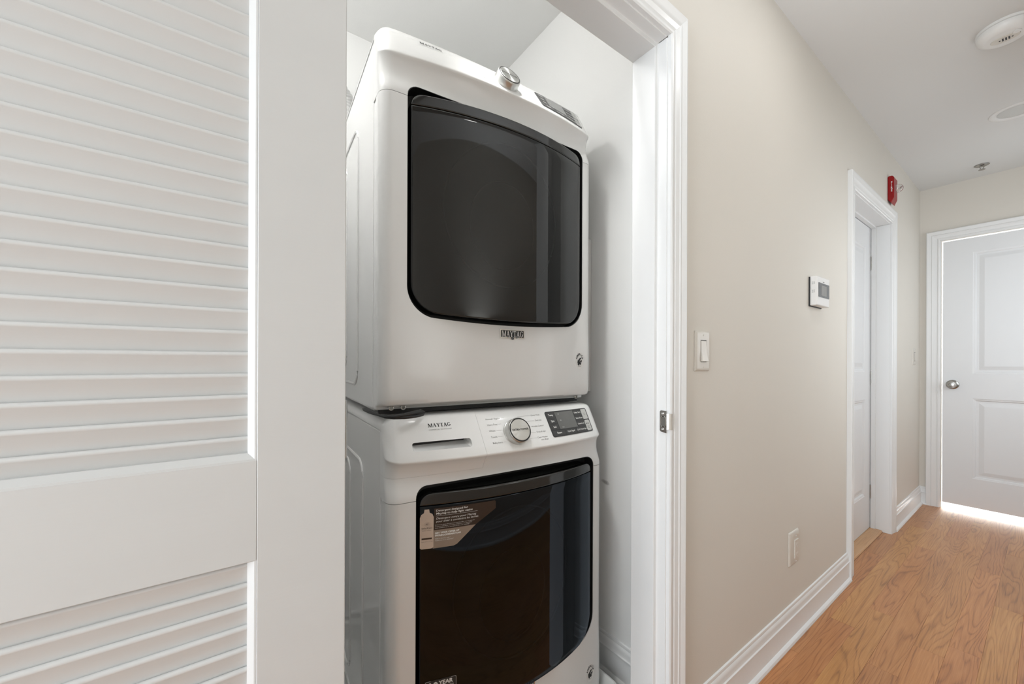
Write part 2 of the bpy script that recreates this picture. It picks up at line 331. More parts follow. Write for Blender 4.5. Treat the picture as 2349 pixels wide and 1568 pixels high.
# ------------------------------------------------------------------ the setting
H = 2.44; L = 4.36; HW = -1.08; XB = -2.4
JX = 0.938; JL = 0.125; HEAD = 1.967; WT = 0.105      # closet opening
MX0, MX1, MHEAD = 2.60, 3.405, 1.985                   # middle door opening
wl = MB()
def wallpanel(x0, x1, z0, z1): wl.box(x0, x1, 0, WT*0.5, z0, z1)
G = 0.012
for a in ((XB, JL-G, 0, H), (JL-G, JX+G, HEAD+G, H), (JX+G, MX0-G, 0, H), (MX0-G, MX1+G, MHEAD+G, H), (MX1+G, L, 0, H)): wallpanel(*a)
struct('wall_left', wl, wall_paint, 'cream painted hallway wall with the laundry closet opening and a white door', 'wall', smooth=False)
cw = MB()
for a in ((XB, JL-G, 0, H+.2), (JL-G, JX+G, HEAD+G, H+.2), (JX+G, 1.17, 0, H+.2)): cw.box(a[0], a[1], WT*0.5, WT, a[2], a[3])
struct('wall_closet_front', cw, closet_paint, 'white inner face of the closet front wall', 'wall', smooth=False)
struct('wall_far', MB().box(L, L+0.1, HW, -0.945, 0, H).box(L, L+0.1, -0.115, 0.0, 0, H).box(L, L+0.1, -0.945, -0.115, 2.02, H), wall_paint, 'cream end wall of the hallway around the white far door', 'wall', smooth=False)
struct('wall_right', MB().box(XB, L+0.1, HW-0.1, HW, 0, H), wall_paint, 'cream hallway wall behind the camera', 'wall', smooth=False)
struct('wall_near', MB().box(XB-0.1, XB, HW, WT, 0, H), wall_paint, 'cream near end wall of the hallway behind the camera', 'wall', smooth=False)
struct('ceiling', MB().box(XB, L, HW, 0.0, H, H+0.08), ceil_paint, 'pale grey painted hallway ceiling', 'ceiling', smooth=False)
CW, CB, CH = 1.075, 1.177, 2.524
struct('wall_closet_right', MB().box(CW, CW+0.08, WT, CB, 0, CH), closet_scuffed, 'white right side wall of the laundry closet with a small grey scuff', 'wall', smooth=False)
struct('wall_closet_left', MB().box(-0.38, -0.30, WT, CB, 0, CH), closet_paint, 'white left side wall of the laundry closet', 'wall', smooth=False)
struct('wall_closet_back', MB().box(-0.38, CW+0.08, CB, CB+0.08, 0, CH), closet_paint, 'white back wall of the laundry closet', 'wall', smooth=False)
struct('ceiling_closet', MB().box(-0.38, CW+0.08, WT*0.5, CB+0.08, CH, CH+0.08), closet_paint, 'white ceiling of the laundry closet', 'ceiling', smooth=False)
struct('floor_closet', MB().box(-0.38, CW+0.08, 0.0, CB+0.08, -0.03, -0.001), closet_floor_m, 'grey vinyl floor of the laundry closet', 'floor', smooth=False)

# floor of separate oak boards running along the hallway
fl = bpy.data.objects.new('floor', None); COL.objects.link(fl); fl['kind'] = 'structure'; fl['label'] = 'glossy oak strip floor running along the hallway'; fl['category'] = 'floor'
obj('subfloor', MB().box(XB, L+0.1, HW, 0.11, -0.06, -0.014), black_matt, fl, smooth=False)
PW = 0.0806; edge0 = -0.0508 + PW
known = {1: [0.9, 1.5, 2.082, 3.702], 0: [0.7, 1.726, 2.98, 3.55], 2: [1.2, 2.306, 3.32], 3: [0.5, 1.88, 2.66, 3.669], 4: [1.3, 2.143, 3.42], 5: [0.8, 2.25, 3.205], 6: [1.0, 1.9, 2.787, 3.6]}
row = 0; y1 = edge0
while y1 > HW:
    y0 = max(y1 - PW, HW)
    if row in known: js = [-1.2, -0.2] + known[row]
    else:
        js = []; x = XB + random.uniform(0.3, 1.2)
        while x < L - 0.2: js.append(x); x += random.uniform(0.45, 1.25)
    xs = [XB] + js + [4.42]
    for a, c in zip(xs, xs[1:]):
        g = 0.00012
        o = obj('floor_board', MB().box(a+g, c-g, y0+g, y1-g, -0.014, random.uniform(-0.0002, 0.0002)), oak, fl, bev=0.00035, seg=1, origin=((a+c)/2, (y0+y1)/2, 0))
    y1 = y0; row += 1
# rooms beyond the two doors, seen only as light in the gaps
bw = mat('far_room_white', (0.85, 0.85, 0.84, 1), 0.7)
struct('wall_far_room', MB().box(6.6, 6.7, -2.2, 1.1, 0, 2.5).box(4.46, 6.6, -2.3, -2.2, 0, 2.5).box(4.46, 6.6, 1.1, 1.2, 0, 2.5), bw, 'white walls of the bright room beyond the far door', 'wall', smooth=False)
struct('floor_far_room', MB().box(4.42, 6.7, -2.3, 1.2, -0.05, 0.0), bw, 'pale floor of the bright room beyond the far door', 'floor', smooth=False)
struct('ceiling_far_room', MB().box(4.46, 6.7, -2.3, 1.2, 2.5, 2.58), bw, 'white ceiling of the bright room beyond the far door', 'ceiling', smooth=False)
struct('wall_mid_room', MB().box(2.2, 3.9, 1.4, 1.5, 0, 2.5).box(2.1, 2.2, WT, 1.5, 0, 2.5).box(3.9, 4.0, WT, 1.5, 0, 2.5).box(2.1, MX0, WT, WT+0.02, 0, 2.5).box(MX1, 4.0, WT, WT+0.02, 0, 2.5).box(MX0, MX1, WT, WT+0.02, MHEAD, 2.5), bw, 'white walls of the room behind the middle door', 'wall', smooth=False)
struct('floor_mid_room', MB().box(2.1, 4.0, 0.12, 1.5, -0.05, 0.0), bw, 'pale floor of the room behind the middle door', 'floor', smooth=False)
struct('ceiling_mid_room', MB().box(2.1, 4.0, WT, 1.5, 2.5, 2.58), bw, 'white ceiling of the room behind the middle door', 'ceiling', smooth=False)

# moulded trim: profile (distance from opening, projection) swept round an opening with mitred corners
CAS = [(0.0, 0.0), (0.0, 0.010), (0.004, 0.0125), (0.010, 0.0125), (0.012, 0.0095), (0.016, 0.0105), (0.020, 0.013), (0.034, 0.0145), (0.038, 0.017), (0.041, 0.0145), (0.045, 0.017), (0.056, 0.019), (0.060, 0.0205), (0.064, 0.020), (0.066, 0.017), (0.066, 0.0)]
def casing(name, path, prof, place, m, **k):
    """path: inner corner points in wall (a,z) with outward directions; place(a,z,proj)->xyz"""
    mb = MB(); v = []; n = len(prof)
    for (a, z), (da, dz) in path:
        for d, pr in prof: v.append(place(a+da*d, z+dz*d, pr))
    f = []
    for i in range(len(path)-1):
        for j in range(n-1): f.append((i*n+j, i*n+j+1, (i+1)*n+j+1, (i+1)*n+j))
    f.append(tuple(range(n))); f.append(tuple(range((len(path)-1)*n, len(path)*n)))
    mb.add(v, f); return mb
# closet casing (three legs as separate pieces)
rv = 0.004
pl_w = lambda a, z, p: (a, -p, z)
def casing_set(x0, x1, zt, width=0.066, cname='closet'):
    sc = width/0.066; pr = [(d*sc, q) for d, q in CAS]
    R = casing('r', [((x1+rv, 0), (1, 0)), ((x1+rv, zt+rv), (1, 1))], pr, pl_w, trim_paint)
    Lf = casing('l', [((x0-rv, 0), (-1, 0)), ((x0-rv, zt+rv), (-1, 1))], pr, pl_w, trim_paint)
    T = casing('t', [((x0-rv, zt+rv), (-1, 1)), ((x1+rv, zt+rv), (1, 1))], pr, pl_w, trim_paint)
    return R, Lf, T
R, Lf, T = casing_set(JL, JX, HEAD)
t1 = bpy.data.objects.new('trim_1', None); COL.objects.link(t1); t1['kind'] = 'structure'; t1['label'] = 'white moulded casing and jamb round the laundry closet opening'; t1['category'] = 'trim'; t1.location = (JX, 0, 0)
obj('side_casing', R, trim_paint, t1, angle=25); obj('side_casing', Lf, trim_paint, t1, angle=25); obj('head_casing', T, trim_paint, t1, angle=25)
# jambs with a stop: rebate in front, stop and inner step behind
def jamb_prof(x, s):     # (x, y) outline, s=+1: jamb on the right
    return [(x+s*0.02, -0.0005), (x, -0.0005), (x, 0.022), (x-s*0.0015, 0.027), (x-s*0.011, 0.0285), (x-s*0.011, 0.068), (x-s*0.0095, 0.071), (x-s*0.0085, 0.104), (x+s*0.02, 0.108)]
obj('side_jamb', MB().prism(jamb_prof(JX, 1), 0, HEAD+0.0, 2), trim_paint, t1, bev=0.001, seg=1)
obj('side_jamb', MB().prism(jamb_prof(JL, -1), 0, HEAD+0.0, 2), trim_paint, t1, bev=0.001, seg=1)
hp = [(-0.0005, HEAD+0.02), (-0.0005, HEAD), (0.022, HEAD), (0.027, HEAD-0.0015), (0.0285, HEAD-0.011), (0.068, HEAD-0.011), (0.071, HEAD-0.0095), (0.104, HEAD-0.0085), (0.108, HEAD+0.02)]
obj('head_jamb', MB().prism(hp, JL, JX, 0), trim_paint, t1, bev=0.001, seg=1)
# strike plate on the right jamb
sp = thing('strike_plate', 'small chrome strike plate screwed to the right closet jamb', 'strike plate', (JX, 0.0, 0.94))
zc = 0.935
pts = [(-0.003, zc-0.031), (0.014, zc-0.028), (0.0165, zc-0.025), (0.0165, zc+0.025), (0.014, zc+0.029), (-0.003, zc+0.029)]
po = obj('plate', MB().prism(pts, JX-0.0022, JX+0.0, 0), nickel, sp, bev=0.0004, seg=1)
o = obj('lip', MB().prism([(JX-0.0022, -0.003), (JX-0.0022, -0.006), (JX+0.004, -0.0155), (JX+0.006, -0.0165), (JX+0.006, -0.0145), (JX, -0.003)], zc-0.021, zc+0.022, 2), chrome, sp, bev=0.0004, seg=1, label='bright curled lip')
obj('latch_hole', MB().prism(rrect2d(0.0005, 0.0105, zc-0.012, zc+0.012, 0.003), JX-0.0028, JX-0.0018, 0), slot_dark, sp)
ring = MB()
P2 = rrect2d(-0.001, 0.012, zc-0.0135, zc+0.0135, 0.004); ring.tube([(JX-0.003, p[0], p[1]) for p in P2]+[(JX-0.003, P2[0][0], P2[0][1])], 0.0008, 6)
obj('rim', ring, chrome, sp)
for dz in (-0.021, 0.021): obj('screw', MB().lathe([(0.0034, 0), (0.0034, 0.0006), (0.002, 0.0014), (0.0008, 0.0008)], (JX-0.0022, 0.0068, zc+dz), (-1, 0, 0), 16), chrome, sp)

# middle door
R, Lf, T = casing_set(MX0, MX1, MHEAD, 0.080)
t2 = bpy.data.objects.new('trim_2', None); COL.objects.link(t2); t2['kind'] = 'structure'; t2['label'] = 'white moulded casing and jamb round the middle hallway door'; t2['category'] = 'trim'; t2.location = (MX1, 0, 0)
obj('side_casing', R, trim_paint, t2, angle=25); obj('side_casing', Lf, trim_paint, t2, angle=25); obj('head_casing', T, trim_paint, t2, angle=25)
for x, s in ((MX1, 1), (MX0, -1)):
    obj('side_jamb', MB().prism([(x+s*0.02, -0.0005), (x, -0.0005), (x, 0.066), (x-s*0.009, 0.0665), (x-s*0.009, 0.088), (x+s*0.02, 0.106)], 0, MHEAD, 2), trim_paint, t2, bev=0.001, seg=1)
obj('head_jamb', MB().prism([(-0.0005, MHEAD+0.02), (-0.0005, MHEAD), (0.066, MHEAD), (0.0665, MHEAD-0.009), (0.088, MHEAD-0.009), (0.106, MHEAD+0.02)], MX0, MX1, 0), trim_paint, t2, bev=0.001, seg=1)

def panel_door(parent, a0, a1, z0, z1, face, thick, place, panels, m):
    """flat slab with raised-and-fielded panels; place(a, depth, z); depth 0 is the face"""
    mb = MB()
    def quad(p): mb.add([place(*q) for q in p], [(0, 1, 2, 3)])
    xs = sorted({a0, a1} | {p[0] for p in panels} | {p[1] for p in panels}); zs = sorted({z0, z1} | {p[2] for p in panels} | {p[3] for p in panels})
    for i in range(len(xs)-1):
        for j in range(len(zs)-1):
            c = ((xs[i]+xs[i+1])/2, (zs[j]+zs[j+1])/2)
            if any(p[0] < c[0] < p[1] and p[2] < c[1] < p[3] for p in panels): continue
            quad([(xs[i], 0, zs[j]), (xs[i+1], 0, zs[j]), (xs[i+1], 0, zs[j+1]), (xs[i], 0, zs[j+1])])
    for A, B in (((a0, z0), (a1, z0)), ((a1, z0), (a1, z1)), ((a1, z1), (a0, z1)), ((a0, z1), (a0, z0))):
        quad([(A[0], 0, A[1]), (B[0], 0, B[1]), (B[0], thick, B[1]), (A[0], thick, A[1])])
    quad([(a0, thick, z0), (a1, thick, z0), (a1, thick, z1), (a0, thick, z1)])
    obj('slab', mb, m, parent, smooth=False, recalc=False)
    steps = [(0, 0), (0.004, 0.002), (0.012, 0.003), (0.018, 0.0085), (0.030, 0.0085), (0.052, 0.0035), (0.056, 0.003)]
    for p in panels:
        pm = MB(); v = []
        for d, y in steps:
            for a, z in ((p[0]+d, p[2]+d), (p[1]-d, p[2]+d), (p[1]-d, p[3]-d), (p[0]+d, p[3]-d)): v.append(place(a, y, z))
        f = [(j*4+i, j*4+(i+1) % 4, (j+1)*4+(i+1) % 4, (j+1)*4+i) for j in range(len(steps)-1) for i in range(4)]
        f.append(tuple(range(len(v)-4, len(v)))); pm.add(v, f)
        obj('panel', pm, m, parent, smooth=False, recalc=False)
d1 = bpy.data.objects.new('door_1', None); COL.objects.link(d1); d1['kind'] = 'structure'; d1['label'] = 'closed white two-panel door halfway down the hallway'; d1['category'] = 'door'; d1.location = (MX1, 0.092, 0)
DY = 0.0925
panel_door(d1, MX0+0.003, MX1-0.0045, 0.014, MHEAD-0.006, 0, 0.035, lambda a, d, z: (a, DY+d, z), [(MX0+0.12, MX1-0.125, 0.24, 0.86), (MX0+0.12, MX1-0.125, 1.04, 1.84)], door_paint)
for z in (1.75, 1.0, 0.25): obj('hinge', MB().lathe([(0.006, -0.045), (0.006, 0.045)], (MX1-0.004, DY-0.004, z), (0, 0, 1), 12), nickel, d1)
sl = obj('door_sill', MB().prism([(0.0299, 0.0), (0.033, 0.009), (0.042, 0.012), (0.135, 0.012), (0.14, 0.0)], MX0, MX1-0.0, 0), sill_oak, bev=0.001, origin=(3.0, 0.08, 0))
tag(sl, 'pale oak sill board under the middle hallway door', 'door sill')

# far door
t3 = bpy.data.objects.new('trim_3', None); COL.objects.link(t3); t3['kind'] = 'structure'; t3['label'] = 'white moulded casing round the far door at the hallway end'; t3['category'] = 'trim'; t3.location = (L, -0.11, 0)
pf = lambda a, z, p: (L - p, -a, z)
FY0, FY1, FH = 0.112, 0.948, 2.024
prf = [(d*1.08, q) for d, q in CAS]
obj('side_casing', casing('', [((FY0-rv, 0), (-1, 0)), ((FY0-rv, FH+rv), (-1, 1))], prf, pf, 0), trim_paint, t3, angle=25)
obj('side_casing', casing('', [((FY1+rv, 0), (1, 0)), ((FY1+rv, FH+rv), (1, 1))], prf, pf, 0), trim_paint, t3, angle=25)
obj('head_casing', casing('', [((FY0-rv, FH+rv), (-1, 1)), ((FY1+rv, FH+rv), (1, 1))], prf, pf, 0), trim_paint, t3, angle=25)
obj('side_jamb', MB().box(L-0.001, L+0.1, -FY0, -FY0+0.01, 0, FH), trim_paint, t3); obj('side_jamb', MB().box(L-0.001, L+0.1, -FY1-0.01, -FY1, 0, FH), trim_paint, t3)
obj('head_jamb', MB().box(L-0.001, L+0.1, -FY1, -FY0, FH, FH+0.01), trim_paint, t3)
d2 = bpy.data.objects.new('door_2', None); COL.objects.link(d2); d2['kind'] = 'structure'; d2['label'] = 'white two-panel door with bright gaps at the hallway end'; d2['category'] = 'door'; d2.location = (L, -FY0, 0)
panel_door(d2, FY0+0.009, FY1-0.003, 0.045, FH-0.012, 0, 0.035, lambda a, d, z: (L+0.004+d, -a, z), [(0.268, 0.80, 0.255, 0.838), (0.268, 0.80, 1.0185, 1.906)], door_paint)
KC = (L+0.004, -0.172, 0.936)
obj('door_knob', MB().lathe([(0.033, 0), (0.034, 0.004), (0.030, 0.009), (0.014, 0.013), (0.012, 0.028), (0.020, 0.036), (0.0265, 0.046), (0.0265, 0.054), (0.022, 0.060), (0.014, 0.0615), (0.0125, 0.0590), (0.008, 0.0595), (0.0005, 0.0600)], KC, (-1, 0, 0), 40), nickel, d2, label='round satin nickel knob')

# baseboards
BP = [(0, 0), (0.024, 0.0), (0.0245, 0.004), (0.022, 0.011), (0.017, 0.016), (0.0135, 0.018), (0.0125, 0.021), (0.0125, 0.088), (0.0142, 0.091), (0.0142, 0.094), (0.011, 0.097), (0.0095, 0.103), (0.0100, 0.112), (0.0085, 0.119), (0.0050, 0.124), (0.0058, 0.128), (0.0045, 0.134), (0.0, 0.136)]
def base(name, p0, p1, n, label, z0=0.0, m=trim_paint):
    mb = MB(); v = []
    for p in (p0, p1):
        for d, z in BP: v.append((p[0]+n[0]*d, p[1]+n[1]*d, z+z0))
    k = len(BP); f = [(j, j+1, k+j+1, k+j) for j in range(k-1)] + [tuple(range(k)), tuple(range(k, 2*k))]
    mb.add(v, f); return struct(name, mb, m, label, 'baseboard', angle=25)
base('baseboard_left', (JX+0.07, 0), (MX0-0.084, 0), (0, -1), 'white moulded baseboard along the cream wall beside the closet')
base('baseboard_left_far', (MX1+0.084, 0), (L, 0), (0, -1), 'short white baseboard between the middle door and the far corner')
base('baseboard_far', (L, -0.001), (L, -0.042), (-1, 0), 'tiny piece of white baseboard beside the far door casing')
base('baseboard_left_near', (XB, 0), (JL-0.07, 0), (0, -1), 'white baseboard behind the open louvred door')
base('baseboard_right', (XB, HW), (L, HW), (0, 1), 'white baseboard of the wall behind the camera')
base('baseboard_closet_right', (CW, WT), (CW, CB), (-1, 0), 'white baseboard on the right closet wall beside the washer')
base('baseboard_closet_left', (-0.30, WT), (-0.30, CB), (1, 0), 'white baseboard on the left closet wall beside the washer')
base('baseboard_closet_back', (-0.30, CB), (CW, CB), (0, -1), 'white baseboard on the back closet wall behind the washer')

# ------------------------------------------------------------------ louvred door folded back against the wall
LD = thing('louvred_door', 'large white louvred door folded open against the wall left of the closet', 'door', (0.12, -0.04, 0.01))
F0 = -0.060; FB = -0.0255      # front and back faces
X1, XS = 0.1175, 0.0195        # right edge, inner edge of the stile
XL = -0.68; XSL = XL + 0.098
Z0, ZT = 0.012, 1.955
def bars(x0, x1, z0, z1): return MB().box(x0, x1, F0, FB, z0, z1)
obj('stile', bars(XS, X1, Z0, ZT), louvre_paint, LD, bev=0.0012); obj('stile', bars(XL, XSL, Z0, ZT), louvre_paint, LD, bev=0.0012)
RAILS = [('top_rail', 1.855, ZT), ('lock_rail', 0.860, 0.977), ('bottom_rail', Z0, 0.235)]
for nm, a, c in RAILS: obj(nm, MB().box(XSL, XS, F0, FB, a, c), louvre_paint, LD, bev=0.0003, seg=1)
def sticking(x0, x1, z0, z1, d=0.0085):
    """chamfered inner edge round a louvre opening"""
    mb = MB(); v = []
    for e, y in ((0, F0+0.0004), (0.002, F0+0.0008), (d, F0+0.0072), (d, FB)):
        for x, z in ((x0+e, z0+e), (x1-e, z0+e), (x1-e, z1-e*0.3), (x0+e, z1-e*0.3)): v.append((x, y, z))
    f = [(j*4+i, j*4+(i+1) % 4, (j+1)*4+(i+1) % 4, (j+1)*4+i) for j in range(3) for i in range(4)]
    return mb.add(v, f)
obj('edge_moulding', sticking(XSL, XS, 0.977, 1.855), louvre_paint, LD, smooth=False); obj('edge_moulding', sticking(XSL, XS, 0.235, 0.860), louvre_paint, LD, smooth=False)
# one slat: front top nose at the origin, blade falling away to the back
def slat_mesh():
    prof = [(0.003+0.0034*cos(radians(t)), -0.003+0.0034*sin(radians(t))) for t in (228, 206, 185, 160, 135, 110, 85, 55)]
    prof += [(0.0125, -0.0280), (0.0062, -0.0293)]
    mb = MB(); mb.prism(prof, -(XS-XSL)/2+0.0083, (XS-XSL)/2-0.0083, 0); return mb
xm = (XS+XSL)/2; YN = F0+0.0078; first = None
zs = [1.0046 + 0.02485*k for k in range(0, 35)] + [0.8562 - 0.0247*k for k in range(0, 25)]
zs = [z for z in zs if 0.245 < z < 1.852]
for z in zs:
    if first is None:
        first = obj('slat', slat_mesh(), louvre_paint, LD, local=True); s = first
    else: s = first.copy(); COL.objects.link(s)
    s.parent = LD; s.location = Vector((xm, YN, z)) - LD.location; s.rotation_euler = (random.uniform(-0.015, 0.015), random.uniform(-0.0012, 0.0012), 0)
for z in (1.75, 1.0, 0.25): obj('hinge', MB().lathe([(0.005, -0.04), (0.005, 0.04)], (X1+0.0035, -0.0305, z), (0, 0, 1), 12), nickel, LD)

# ------------------------------------------------------------------ laundry machines
W = 0.686
def bowf(x, p=2.2):
    t = abs(2*x/W-1); return 1-min(1, t)**p
CL = (0.005, 0.8888); CT = (0.0509, 0.9798); BT = 0.0198; BL = 0.0386
def console_pt(x, s, lift=0.0):       # s: 0 at the lip, 1 at the top edge of the slanted face
    y = CL[0]+(CT[0]-CL[0])*s - (BL+(BT-BL)*s)*bowf(x); z = CL[1]+(CT[1]-CL[1])*s
    return (x, y-0.8930*lift, z+0.4500*lift)
CLEN = 0.10192
def cmap(x, v, lift=0.0): return console_pt(x, v/CLEN, lift)    # v in metres along the face
def panel_y(x, z): return -0.006*bowf(x) - 0.003*max(0, 1-((z-0.14)/0.12)**2)
def pmap(x, z, lift=0.0): return (x, panel_y(x, z)-lift, z)
DXC, DHX, DZ0, DZ1 = 0.3525, 0.283, 0.245, 0.806
def outline(inset=0.0, n=10, top=None, step=0.012):
    x0, x1 = DXC-DHX+inset, DXC+DHX-inset; z1 = (DZ1 if top is None else top)-inset*0 ; z0 = DZ0+inset
    rt = 0.028; rb = 0.078
    if inset < 0: z1 = z1 - inset
    def bot(x): return z0 + 0.018*abs((x-DXC)/DHX)**2.2
    pts = []
    def arc(cx, cz, rx, rz, a0, a1, n):
        for i in range(n+1):
            t = radians(a0+(a1-a0)*i/n); pts.append((cx+rx*cos(t), cz+rz*sin(t)))
    arc(x1-rb, z0+0.013+rb, rb, rb, -78, 0, n); arc(x1-rt, z1-rt, rt, rt, 0, 90, 6); arc(x0+rt, z1-rt, rt, rt, 90, 180, 6); arc(x0+rb, z0+0.013+rb, rb, rb, 180, 258, n)
    out = []
    for i, p in enumerate(pts):
        q = pts[(i+1) % len(pts)]; out.append(p); dd = math.dist(p, q); k = int(dd/step)
        for j in range(1, k+1):
            t = j/(k+1); x = p[0]+(q[0]-p[0])*t; z = p[1]+(q[1]-p[1])*t
            if i == len(pts)-1:
                u = (x-p[0])/(q[0]-p[0]); z -= 0.012*4*u*(1-u)*0.75
            out.append((x, z))
    return out
DB = 0.046
def door_y(x, z): 
    t = min(1, abs((x-DXC)/DHX)); return 0.002 - DB*(1-t**2.1)
def dmap(x, z, lift=0.0):
    e = 0.002; sl = (door_y(x+e, z)-door_y(x-e, z))/(2*e); n = Vector((sl, -1)).normalized()
    return (x+n.x*lift, door_y(x, z)+n.y*lift, z)
def clipz(pts, zc, keep_above):
    out = []; n = len(pts)
    for i in range(n):
        a, b_ = pts[i], pts[(i+1) % n]; ia = (a[1] >= zc) == keep_above; ib = (b_[1] >= zc) == keep_above
        if ia: out.append(a)
        if ia != ib:
            t = (zc-a[1])/(b_[1]-a[1]); out.append((a[0]+(b_[0]-a[0])*t, zc))
    return out
def dens(pts, step=0.012):
    out = []
    for i, p in enumerate(pts):
        q = pts[(i+1) % len(pts)]; out.append(p); k = int(math.dist(p, q)/step)
        for j in range(1, k+1): out.append((p[0]+(q[0]-p[0])*j/(k+1), p[1]+(q[1]-p[1])*j/(k+1)))
    return out
def bowed(pts, r=0.004, back=0.02, thick=None, rings=14):
    """bowed plate following door_y with rounded rim"""
    pts = dens(pts); n = len(pts); xs = [p[0] for p in pts]; zs_ = [p[1] for p in pts]
    cx, cz = (min(xs)+max(xs))/2, (min(zs_)+max(zs_))/2; hx = (max(xs)-min(xs))/2; hz = (max(zs_)-min(zs_))/2
    v = []; f = []
    def ringpts(d):  # inset d metres, approx by scaling about the centre
        return [(cx+(x-cx)*(1-d/hx), cz+(z-cz)*(1-d/hz)) for x, z in pts]
    lv = []
    if thick is None: lv.append(([(x, back, z) for x, z in pts]))
    else: lv.append([(x, door_y(x, z)+thick, z) for x, z in pts])
    for t in (0, 30, 60, 90):
        t = radians(t); d = r*(1-cos(t)); h = r*(1-sin(t))
        lv.append([(x, door_y(x, z)+h, z) for x, z in ringpts(d)])
    for k in range(1, rings):
        s = 1-k/rings; P = ringpts(r); lv.append([(cx+(x-cx)*s, door_y(cx+(x-cx)*s, 0), cz+(z-cz)*s) for x, z in P])
    for l in lv: v += l
    c = len(v); v.append((cx, door_y(cx, cz), cz))
    for j in range(len(lv)-1):
        for i in range(n): f.append((j*n+i, j*n+(i+1) % n, (j+1)*n+(i+1) % n, (j+1)*n+i))
    j = len(lv)-1
    for i in range(n): f.append((j*n+i, j*n+(i+1) % n, c))
    if thick is None: f.append(tuple(range(n-1, -1, -1)))
    return MB().add(v, f)
def shell(prof, back_y, ncol=44, r=0.030, crown=0.0):
    """fascia solid: prof = [(y, z, bow)], swept across the width with rounded vertical corners;
    crown > 0 also rounds the console face's own top corners down and its lip corners up"""
    cols = [r*(1-cos(radians(90*i/7))) for i in range(8)]; cols += [r+(W-2*r)*i/(ncol) for i in range(1, ncol)] + [W-c for c in reversed(cols)]
    v = []; k = len(prof)+2; R2 = 0.042
    for x in cols:
        dx = min(x, W-x); sb = 0 if dx >= r else r - sqrt(max(0, r*r-(r-dx)**2))
        e = 0 if dx >= R2 else 1 - sqrt(max(0, 1-((R2-dx)/R2)**2))
        for y, z, bw_ in prof:
            if crown:
                if z > 0.935: z, y = z - crown*e*min(1, (z-0.935)/0.045), y - crown*e*0.30*min(1, (z-0.935)/0.045)
                elif 0.842 < z < 0.90: z = z + crown*0.6*e*(1-abs((z-0.872)/0.030))
            yy = y - bw_*bowf(x) + sb; v.append((x, min(yy, back_y-0.001), z))
        v.append((x, back_y, prof[-1][1])); v.append((x, back_y, prof[0][1] - crown*e))
    f = []
    for i in range(len(cols)-1):
        for j in range(k): f.append((i*k+j, i*k+(j+1) % k, (i+1)*k+(j+1) % k, (i+1)*k+j))
    f.append(tuple(range(k))); f.append(tuple(range((len(cols)-1)*k, len(cols)*k)))
    return MB().add(v, f)

